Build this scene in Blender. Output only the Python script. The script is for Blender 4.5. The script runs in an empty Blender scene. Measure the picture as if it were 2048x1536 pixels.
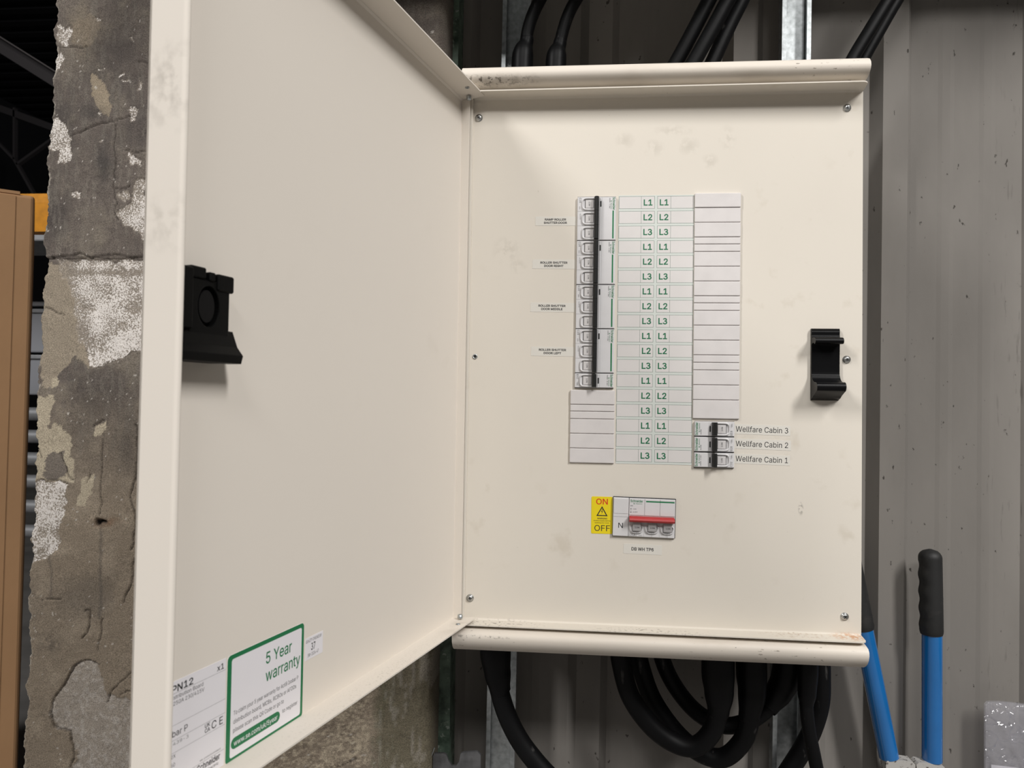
import bpy, bmesh, math, random
import numpy as np
from mathutils import Vector, Matrix, Euler

# ------------------------------------------------------------------ camera, light, exposure
SC = bpy.context.scene
COL = SC.collection
PI = math.pi
CAM = Vector((0.13472, -0.90154, -0.3772))
EUL = Euler((1.59597, -0.01542, 0.08851), 'XYZ')
FPX = 1480.27
cd = bpy.data.cameras.new('camera')
cam = bpy.data.objects.new('camera', cd)
COL.objects.link(cam)
cam.location = CAM
cam.rotation_euler = EUL
cd.sensor_width = 36.0
cd.lens = FPX * 36.0 / 2048.0
cd.clip_start = 0.02
cd.clip_end = 60
cd.dof.use_dof = True
cd.dof.focus_distance = 0.93
cd.dof.aperture_fstop = 13
SC.camera = cam

w = bpy.data.worlds.new('world')
SC.world = w
w.use_nodes = True
w.node_tree.nodes['Background'].inputs[0].default_value = (1.0, 0.97, 0.93, 1)
w.node_tree.nodes['Background'].inputs[1].default_value = 0.05


def area(name, loc, target, sx, sy, energy, col):
    l = bpy.data.lights.new(name, 'AREA')
    l.shape = 'RECTANGLE'
    l.size = sx
    l.size_y = sy
    l.energy = energy
    l.color = col
    o = bpy.data.objects.new(name, l)
    COL.objects.link(o)
    o.location = loc
    o.rotation_euler = (Vector(target) - Vector(loc)).to_track_quat('-Z', 'Y').to_euler()
    return o


area('warehouse_light_left', (-3.6, -3.3, 3.5), (0.2, 0, -0.3), 0.6, 2.2, 225, (1.0, 0.98, 0.955))
area('warehouse_light_right', (3.3, -3.4, 3.5), (0.2, 0, -0.3), 0.6, 2.2, 300, (1.0, 0.98, 0.955))
area('warehouse_light_behind', (0.3, -5.0, 3.4), (0.1, 0, -0.4), 2.4, 0.6, 105, (1.0, 0.98, 0.955))

SC.view_settings.view_transform = 'Standard'
SC.view_settings.look = 'None'
SC.view_settings.gamma = 1
SC.view_settings.use_curve_mapping = False
SC.view_settings.exposure = 0.0


# ------------------------------------------------------------------ helpers
def at(px, py, Y):
    """point of the vertical plane y=Y that the photo shows at pixel px,py"""
    d = EUL.to_matrix() @ Vector(((px - 1024) / FPX, -(py - 768) / FPX, -1))
    t = (Y - CAM.y) / d.y
    return CAM + d * t


def lin(c):
    return tuple(((v / 255) / 12.92 if v / 255 <= .04045 else ((v / 255 + .055) / 1.055) ** 2.4) for v in c)


MATS = {}


def mat(name, col, rough=.5, metal=0.0, spec=.5, bump=0.0, bscale=200, var=0.0, vscale=20, col2=None, stretch=None, coat=0.0):
    if name in MATS:
        return MATS[name]
    m = bpy.data.materials.new(name)
    m.use_nodes = True
    nt = m.node_tree
    b = nt.nodes['Principled BSDF']
    b.inputs['Roughness'].default_value = rough
    b.inputs['Metallic'].default_value = metal
    b.inputs['Specular IOR Level'].default_value = spec
    b.inputs['Coat Weight'].default_value = coat
    tc = nt.nodes.new('ShaderNodeTexCoord')
    mp = nt.nodes.new('ShaderNodeMapping')
    if stretch:
        mp.inputs['Scale'].default_value = stretch
    nt.links.new(tc.outputs['Object'], mp.inputs[0])
    no = nt.nodes.new('ShaderNodeTexNoise')
    no.inputs['Scale'].default_value = vscale
    no.inputs['Detail'].default_value = 5
    nt.links.new(mp.outputs[0], no.inputs['Vector'])
    mx = nt.nodes.new('ShaderNodeMix')
    mx.data_type = 'RGBA'
    c2 = col2 if col2 else tuple(max(0, v * (1 - var)) for v in col)
    mx.inputs[6].default_value = (*col, 1)
    mx.inputs[7].default_value = (*c2, 1)
    rp = nt.nodes.new('ShaderNodeMapRange')
    rp.inputs[1].default_value = .38
    rp.inputs[2].default_value = .68
    nt.links.new(no.outputs[0], rp.inputs[0])
    nt.links.new(rp.outputs[0], mx.inputs[0])
    nt.links.new(mx.outputs[2], b.inputs['Base Color'])
    if bump:
        n2 = nt.nodes.new('ShaderNodeTexNoise')
        n2.inputs['Scale'].default_value = bscale
        n2.inputs['Detail'].default_value = 3
        nt.links.new(mp.outputs[0], n2.inputs['Vector'])
        bp = nt.nodes.new('ShaderNodeBump')
        bp.inputs['Strength'].default_value = 1
        bp.inputs['Distance'].default_value = bump
        nt.links.new(n2.outputs[0], bp.inputs['Height'])
        nt.links.new(bp.outputs[0], b.inputs['Normal'])
    MATS[name] = m
    return m


def add_spots(m, scale, lo, hi, col, strength=1.0, stretch=(1, 1, 1), seed=0.0, gate=None):
    """dirt marks: a thresholded noise mixed over the base colour"""
    nt = m.node_tree
    b = nt.nodes['Principled BSDF']
    src = b.inputs['Base Color'].links[0].from_socket
    tc = [n for n in nt.nodes if n.type == 'TEX_COORD'][0]
    mp = nt.nodes.new('ShaderNodeMapping')
    mp.inputs['Scale'].default_value = stretch
    mp.inputs['Location'].default_value = (seed, seed * .7, seed * 1.3)
    nt.links.new(tc.outputs['Object'], mp.inputs[0])
    n = nt.nodes.new('ShaderNodeTexNoise')
    n.inputs['Scale'].default_value = scale
    n.inputs['Detail'].default_value = 6
    nt.links.new(mp.outputs[0], n.inputs['Vector'])
    r = nt.nodes.new('ShaderNodeMapRange')
    r.inputs[1].default_value = lo
    r.inputs[2].default_value = hi
    r.inputs[4].default_value = strength
    nt.links.new(n.outputs[0], r.inputs[0])
    fac = r.outputs[0]
    if gate:
        n2 = nt.nodes.new('ShaderNodeTexNoise')
        n2.inputs['Scale'].default_value = gate[0]
        n2.inputs['Detail'].default_value = 1
        nt.links.new(mp.outputs[0], n2.inputs['Vector'])
        r2 = nt.nodes.new('ShaderNodeMapRange')
        r2.inputs[1].default_value = gate[1]
        r2.inputs[2].default_value = gate[2]
        nt.links.new(n2.outputs[0], r2.inputs[0])
        mu = nt.nodes.new('ShaderNodeMath')
        mu.operation = 'MULTIPLY'
        nt.links.new(fac, mu.inputs[0])
        nt.links.new(r2.outputs[0], mu.inputs[1])
        fac = mu.outputs[0]
    mx = nt.nodes.new('ShaderNodeMix')
    mx.data_type = 'RGBA'
    nt.links.new(fac, mx.inputs[0])
    nt.links.new(src, mx.inputs[6])
    mx.inputs[7].default_value = (*col, 1)
    nt.links.new(mx.outputs[2], b.inputs['Base Color'])
    return m


def add_mark(m, centre, size, col, lo=.45, hi=.6, strength=.6, scale=120, seed=0.0):
    """one stain at a place: an ellipsoid broken up by noise"""
    nt = m.node_tree
    b = nt.nodes['Principled BSDF']
    src = b.inputs['Base Color'].links[0].from_socket
    tc = [n for n in nt.nodes if n.type == 'TEX_COORD'][0]
    mp = nt.nodes.new('ShaderNodeMapping')
    mp.vector_type = 'TEXTURE'
    mp.inputs['Location'].default_value = centre
    mp.inputs['Scale'].default_value = size
    nt.links.new(tc.outputs['Object'], mp.inputs[0])
    ln = nt.nodes.new('ShaderNodeVectorMath')
    ln.operation = 'LENGTH'
    nt.links.new(mp.outputs[0], ln.inputs[0])
    r = nt.nodes.new('ShaderNodeMapRange')
    r.inputs[1].default_value = 1
    r.inputs[2].default_value = 0
    nt.links.new(ln.outputs['Value'], r.inputs[0])
    n = nt.nodes.new('ShaderNodeTexNoise')
    n.inputs['Scale'].default_value = scale
    n.inputs['Detail'].default_value = 5
    n.noise_dimensions = '4D'
    n.inputs['W'].default_value = seed
    nt.links.new(tc.outputs['Object'], n.inputs['Vector'])
    r2 = nt.nodes.new('ShaderNodeMapRange')
    r2.inputs[1].default_value = lo
    r2.inputs[2].default_value = hi
    r2.inputs[4].default_value = strength
    nt.links.new(n.outputs[0], r2.inputs[0])
    mu = nt.nodes.new('ShaderNodeMath')
    mu.operation = 'MULTIPLY'
    nt.links.new(r.outputs[0], mu.inputs[0])
    nt.links.new(r2.outputs[0], mu.inputs[1])
    mx = nt.nodes.new('ShaderNodeMix')
    mx.data_type = 'RGBA'
    nt.links.new(mu.outputs[0], mx.inputs[0])
    nt.links.new(src, mx.inputs[6])
    mx.inputs[7].default_value = (*col, 1)
    nt.links.new(mx.outputs[2], b.inputs['Base Color'])


CREAM = (0.685, 0.638, 0.565)
m_cream = mat('cream_painted_steel', CREAM, .7, spec=.14, bump=.00003, bscale=900, var=.03, vscale=5)
add_spots(m_cream, 30, .60, .72, (.50, .44, .35), .38, seed=3, gate=(6, .5, .62))
add_spots(m_cream, 260, .70, .78, (.28, .23, .17), .5, seed=9, gate=(7, .5, .6))
m_creamdoor = mat('cream_door_paint', (0.725, 0.672, 0.605), .6, spec=.15, bump=.00003, bscale=900, var=.02, vscale=3)
add_spots(m_creamdoor, 14, .60, .75, (.48, .42, .34), .30, seed=5, gate=(4, .5, .65))
m_rail = mat('cream_rail_paint', (0.70, 0.64, 0.565), .5, spec=.3, bump=.00003, bscale=900, var=.04, vscale=9)
add_spots(m_rail, 240, .66, .70, (.16, .13, .10), .7, stretch=(.5, 1, 1.4), seed=2, gate=(9, .52, .6))
add_spots(m_rail, 22, .55, .7, (.42, .36, .29), .35, stretch=(.4, 1, 1), seed=12)
# rust in the lower right corner, scuffs along the lower flange, finger marks higher up
add_mark(m_cream, (.452, -.008, -.6425), (.026, .02, .0045), (.50, .20, .05), .42, .55, .95, 300)
add_mark(m_cream, (.395, -.008, -.6425), (.06, .02, .0018), (.30, .16, .07), .52, .6, .8, 300, 2)
add_mark(m_cream, (.04, -.012, -.642), (.07, .02, .005), (.12, .10, .08), .55, .62, .7, 260, 3)
add_mark(m_cream, (.22, -.018, -.642), (.09, .015, .004), (.12, .10, .08), .56, .62, .7, 260, 4)
for q_ in ((.188, -.056, .014, .012), (.222, -.066, .016, .012), (.264, -.064, .016, .013), (.29, -.083, .012, .011), (.245, -.045, .03, .008), (.045, -.19, .02, .02), (.06, -.21, .012, .01), (.31, -.055, .012, .018)):
    add_mark(m_cream, (q_[0], 0, q_[1]), (q_[2], .01, q_[3]), (.44, .40, .34), .44, .56, .40, 110, q_[0] * 30)
add_mark(m_cream, (.398, 0, -.497), (.0035, .01, .009), (.10, .09, .08), .46, .56, .9, 260, 7)
add_mark(m_creamdoor, (-.478, -.015, -.185), (.02, .03, .035), (.26, .23, .20), .46, .62, .5, 90, 1)
add_mark(m_creamdoor, (-.478, -.018, -.270), (.02, .03, .022), (.30, .27, .23), .46, .62, .4, 90, 2)
add_mark(m_creamdoor, (-.2, -.02, -.6395), (.25, .02, .008), (.36, .33, .27), .56, .64, .5, 500, 3)
add_mark(m_creamdoor, (-.03, -.022, -.6395), (.06, .02, .008), (.30, .26, .20), .40, .70, .6, 60, 4)
add_mark(m_rail, (.02, -.028, .010), (.075, .02, .0065), (.05, .04, .03), .54, .58, .95, 230, 1)
add_mark(m_rail, (.045, -.028, .010), (.05, .02, .010), (.25, .21, .16), .42, .62, .6, 60, 5)
add_mark(m_rail, (.24, -.012, .0303), (.10, .02, .0012), (.05, .02, .05), .50, .54, .9, 120, 2)
add_mark(m_rail, (.02, -.030, -.653), (.05, .02, .0022), (.06, .05, .04), .50, .55, .9, 160, 3)

m_zinc = mat('zinc_plated_steel', (.50, .51, .51), .34, 1, bump=.0002, bscale=300)
m_galv = mat('galvanised_steel', (.50, .53, .54), .38, .9, bump=.0001, bscale=150, var=.35, vscale=120)
m_black = mat('black_plastic', (.003, .003, .003), .45, spec=.10, bump=.00005, bscale=700, var=.2)
m_blackgl = mat('black_smooth_plastic', (.003, .003, .0035), .36, spec=.16, bump=.00004, bscale=400)
m_toggle = mat('charcoal_toggle_plastic', (.014, .0145, .0145), .42, spec=.3)
m_dark = mat('dark_slot', (.01, .01, .01), .7)
m_white = mat('white_breaker_plastic', (.64, .63, .635), .42, bump=.00003, bscale=800, var=.04, vscale=60)
m_flap = mat('white_toggle_plastic', (.60, .58, .575), .35)
m_grey = mat('grey_switch_plastic', (.34, .33, .33), .4)
m_blank = mat('off_white_blanking_plastic', (.655, .625, .615), .45, bump=.00004, bscale=500, var=.06, vscale=45)
m_side = mat('dark_breaker_side', (.03, .03, .033), .5)
m_green = mat('green_print', lin((20, 112, 68)), .5)
m_ink = mat('black_print', (.018, .018, .02), .55)
m_inkgrey = mat('grey_print', (.20, .20, .20), .55)
m_tape = mat('label_tape', (.68, .655, .60), .45, spec=.25, var=.02)
m_paper = mat('chart_paper_border', (.60, .635, .60), .6, spec=.2, var=.02, vscale=30)
m_cell = mat('chart_cell', (.65, .625, .61), .6, spec=.2, var=.04, vscale=30)
m_rule = mat('dark_green_rule', (.055, .13, .095), .6)
m_lgreen = mat('green_chart_letters', lin((24, 104, 70)), .5)
m_sticker = mat('white_sticker_paper', (.78, .76, .79), .45, var=.02)
m_yellow = mat('yellow_label', lin((231, 208, 28)), .45, var=.05)
m_red = mat('red_toggle_plastic', lin((176, 28, 30)), .35, var=.1)
m_redink = mat('red_print', lin((205, 55, 25)), .5)
m_cable = mat('black_cable_sheath', (.004, .004, .0045), .5, spec=.16, bump=.0002, bscale=60, var=.3, vscale=30)
add_spots(m_cable, 90, .66, .74, (.12, .115, .11), .4, stretch=(1, 1, .3), seed=4)
m_shrink = mat('black_heat_shrink', (.003, .003, .0035), .45, spec=.16, bump=.0004, bscale=35)
m_blue = mat('blue_painted_tube', lin((16, 106, 176)), .25, coat=1.0, bump=.00004, bscale=150, var=.12, vscale=20)
m_grip = mat('black_rubber_grip', (.016, .016, .016), .6, bump=.0001, bscale=500, var=.3, vscale=30)
add_spots(m_grip, 40, .55, .75, (.10, .09, .08), .25, seed=8)
m_link = mat('worn_silver_steel', (.62, .60, .57), .45, .35)
add_spots(m_link, 210, .58, .64, (.07, .05, .04), .9, seed=1)
m_clad = mat('grey_coated_cladding', (.225, .210, .193), .7, spec=.08, bump=.00025, bscale=70, var=.18, vscale=6, stretch=(1.4, 1, .5))
add_spots(m_clad, 120, .69, .73, (.03, .026, .022), .8, stretch=(1, 1, .6), seed=6)
add_spots(m_clad, 160, .63, .70, (.055, .05, .045), .7, stretch=(1, 1, .13), seed=16, gate=(2.0, .5, .7))
m_postgreen = mat('green_painted_post', (.115, .165, .125), .55, bump=.0008, bscale=120, col2=(.03, .05, .035), vscale=60)
add_spots(m_postgreen, 150, .62, .68, (.30, .34, .30), .7, seed=3)
m_card = mat('brown_cardboard', lin((200, 156, 114)), .85, var=.10, vscale=4, bump=.0003, bscale=60)
m_orange = mat('orange_rack_paint', lin((226, 150, 12)), .4, var=.25, vscale=30)
m_roof = mat('dark_roof_sheet', (.004, .004, .006), .9)
m_edgelit = mat('rafter_edge_highlight', (.10, .09, .09), .6)
m_truss = mat('dark_truss_steel', (.035, .031, .033), .7)
m_floor = mat('grey_concrete_floor', (.22, .21, .20), .7, var=.3, vscale=5)
m_rack = mat('pale_rack_steel', (.42, .43, .45), .45, .4, var=.2)
m_bin = mat('grey_plastic_bin', (.30, .31, .34), .5)
m_bracket = mat('dull_bracket_steel', (.16, .16, .165), .5, .6, bump=.0003, bscale=120, var=.5, vscale=50)


class MB:
    """collects boxes, tubes, prisms and text; build() links them as ONE mesh object"""

    def __init__(s):
        s.v = []
        s.f = []
        s.m = []
        s.sm = []
        s.mats = []

    def mi(s, m):
        if m not in s.mats:
            s.mats.append(m)
        return s.mats.index(m)

    def add(s, vs, fs, m, smooth=False):
        o = len(s.v)
        k = s.mi(m)
        s.v += [tuple(v) for v in vs]
        for f in fs:
            s.f.append(tuple(i + o for i in f))
            s.m.append(k)
            s.sm.append(smooth)

    def box(s, x0, x1, y0, y1, z0, z1, m):
        vs = [(x, y, z) for x in (x0, x1) for y in (y0, y1) for z in (z0, z1)]
        s.add(vs, [(0, 1, 3, 2), (4, 6, 7, 5), (0, 4, 5, 1), (2, 3, 7, 6), (0, 2, 6, 4), (1, 5, 7, 3)], m)

    def rbox(s, x0, x1, y0, y1, z0, z1, m, r=.001, seg=2):
        """bevelled box"""
        bm = bmesh.new()
        bmesh.ops.create_cube(bm, size=1)
        for v in bm.verts:
            v.co = Vector((x0 + (v.co.x + .5) * (x1 - x0), y0 + (v.co.y + .5) * (y1 - y0), z0 + (v.co.z + .5) * (z1 - z0)))
        bmesh.ops.bevel(bm, geom=list(bm.edges), offset=r, segments=seg, affect='EDGES', profile=.5)
        bm.verts.index_update()
        s.add([v.co[:] for v in bm.verts], [[v.index for v in f.verts] for f in bm.faces], m, False)
        bm.free()

    def prism(s, pts, axis, a, b, m, smooth=False, cap=True):
        """pts: 2d outline; axis x: (y,z); axis y: (x,z); axis z: (x,y)"""
        n = len(pts)

        def P(p, t):
            return {'x': (t, p[0], p[1]), 'y': (p[0], t, p[1]), 'z': (p[0], p[1], t)}[axis]
        s.add([P(p, a) for p in pts] + [P(p, b) for p in pts], [(i, (i + 1) % n, n + (i + 1) % n, n + i) for i in range(n)], m, smooth)
        if cap:
            s.add([P(p, a) for p in pts], [tuple(range(n))[::-1]], m)
            s.add([P(p, b) for p in pts], [tuple(range(n))], m)

    def sheet(s, pts, axis, a, b, m, th):
        """open profile given thickness th, extruded"""
        off = []
        n = len(pts)
        for i in range(n):
            p = Vector(pts[max(0, i - 1)])
            q = Vector(pts[min(n - 1, i + 1)])
            d = (q - p).normalized()
            off.append((pts[i][0] - d.y * th, pts[i][1] + d.x * th))
        s.prism(list(pts) + off[::-1], axis, a, b, m)

    def tube(s, path, radii, m, seg=18, cap=True, flat=1.0):
        path = [Vector(p) for p in path]
        n = len(path)
        if not hasattr(radii, '__len__'):
            radii = [radii] * n
        ring = []
        up = Vector((0, 1, 0))
        for i in range(n):
            t = (path[min(n - 1, i + 1)] - path[max(0, i - 1)]).normalized()
            a = up - t * up.dot(t)
            if a.length < 1e-4:
                a = Vector((1, 0, 0)) - t * t.x
            a.normalize()
            b = t.cross(a)
            ring.append([(path[i] + (a * math.cos(2 * PI * k / seg) * flat + b * math.sin(2 * PI * k / seg)) * radii[i]) for k in range(seg)])
        vs = [v[:] for r in ring for v in r]
        fs = [(i * seg + k, i * seg + (k + 1) % seg, (i + 1) * seg + (k + 1) % seg, (i + 1) * seg + k) for i in range(n - 1) for k in range(seg)]
        s.add(vs, fs, m, True)
        if cap:
            s.add([v[:] for v in ring[0]], [tuple(range(seg))[::-1]], m)
            s.add([v[:] for v in ring[-1]], [tuple(range(seg))], m)

    def rect(s, x0, x1, z0, z1, y, m):
        """thin printed patch facing -y"""
        s.add([(x0, y, z0), (x1, y, z0), (x1, y, z1), (x0, y, z1)], [(0, 1, 2, 3)], m)

    def frame(s, x0, x1, z0, z1, y, t, m):
        s.rect(x0, x1, z1 - t, z1, y, m)
        s.rect(x0, x1, z0, z0 + t, y, m)
        s.rect(x0, x0 + t, z0 + t, z1 - t, y, m)
        s.rect(x1 - t, x1, z0 + t, z1 - t, y, m)

    def text(s, string, x, z, h, y, m, w=None, rot=0, align='L', bold=0.0):
        """string with capital height h, start/centre at x,z, facing -y; rot in degrees anticlockwise"""
        vs, fs, x0, x1 = glyphs(string, bold)
        sc = h
        sx = sc if w is None else w / max(1e-6, (x1 - x0))
        ox = x0 if align == 'L' else (x0 + x1) / 2
        c, sn = math.cos(math.radians(rot)), math.sin(math.radians(rot))
        out = []
        for (a, b) in vs:
            u = (a - ox) * sx
            v = b * sc
            if align == 'C':
                v -= .5 * sc
            out.append((x + u * c - v * sn, y, z + u * sn + v * c))
        s.add(out, fs, m)

    def build(s, name, parent=None, shear=None):
        me = bpy.data.meshes.new(name)
        me.from_pydata(s.v, [], s.f)
        for m in s.mats:
            me.materials.append(m)
        me.polygons.foreach_set('material_index', s.m)
        me.polygons.foreach_set('use_smooth', s.sm)
        me.update()
        o = bpy.data.objects.new(name, me)
        COL.objects.link(o)
        if parent:
            o.parent = parent
        return o


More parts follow.
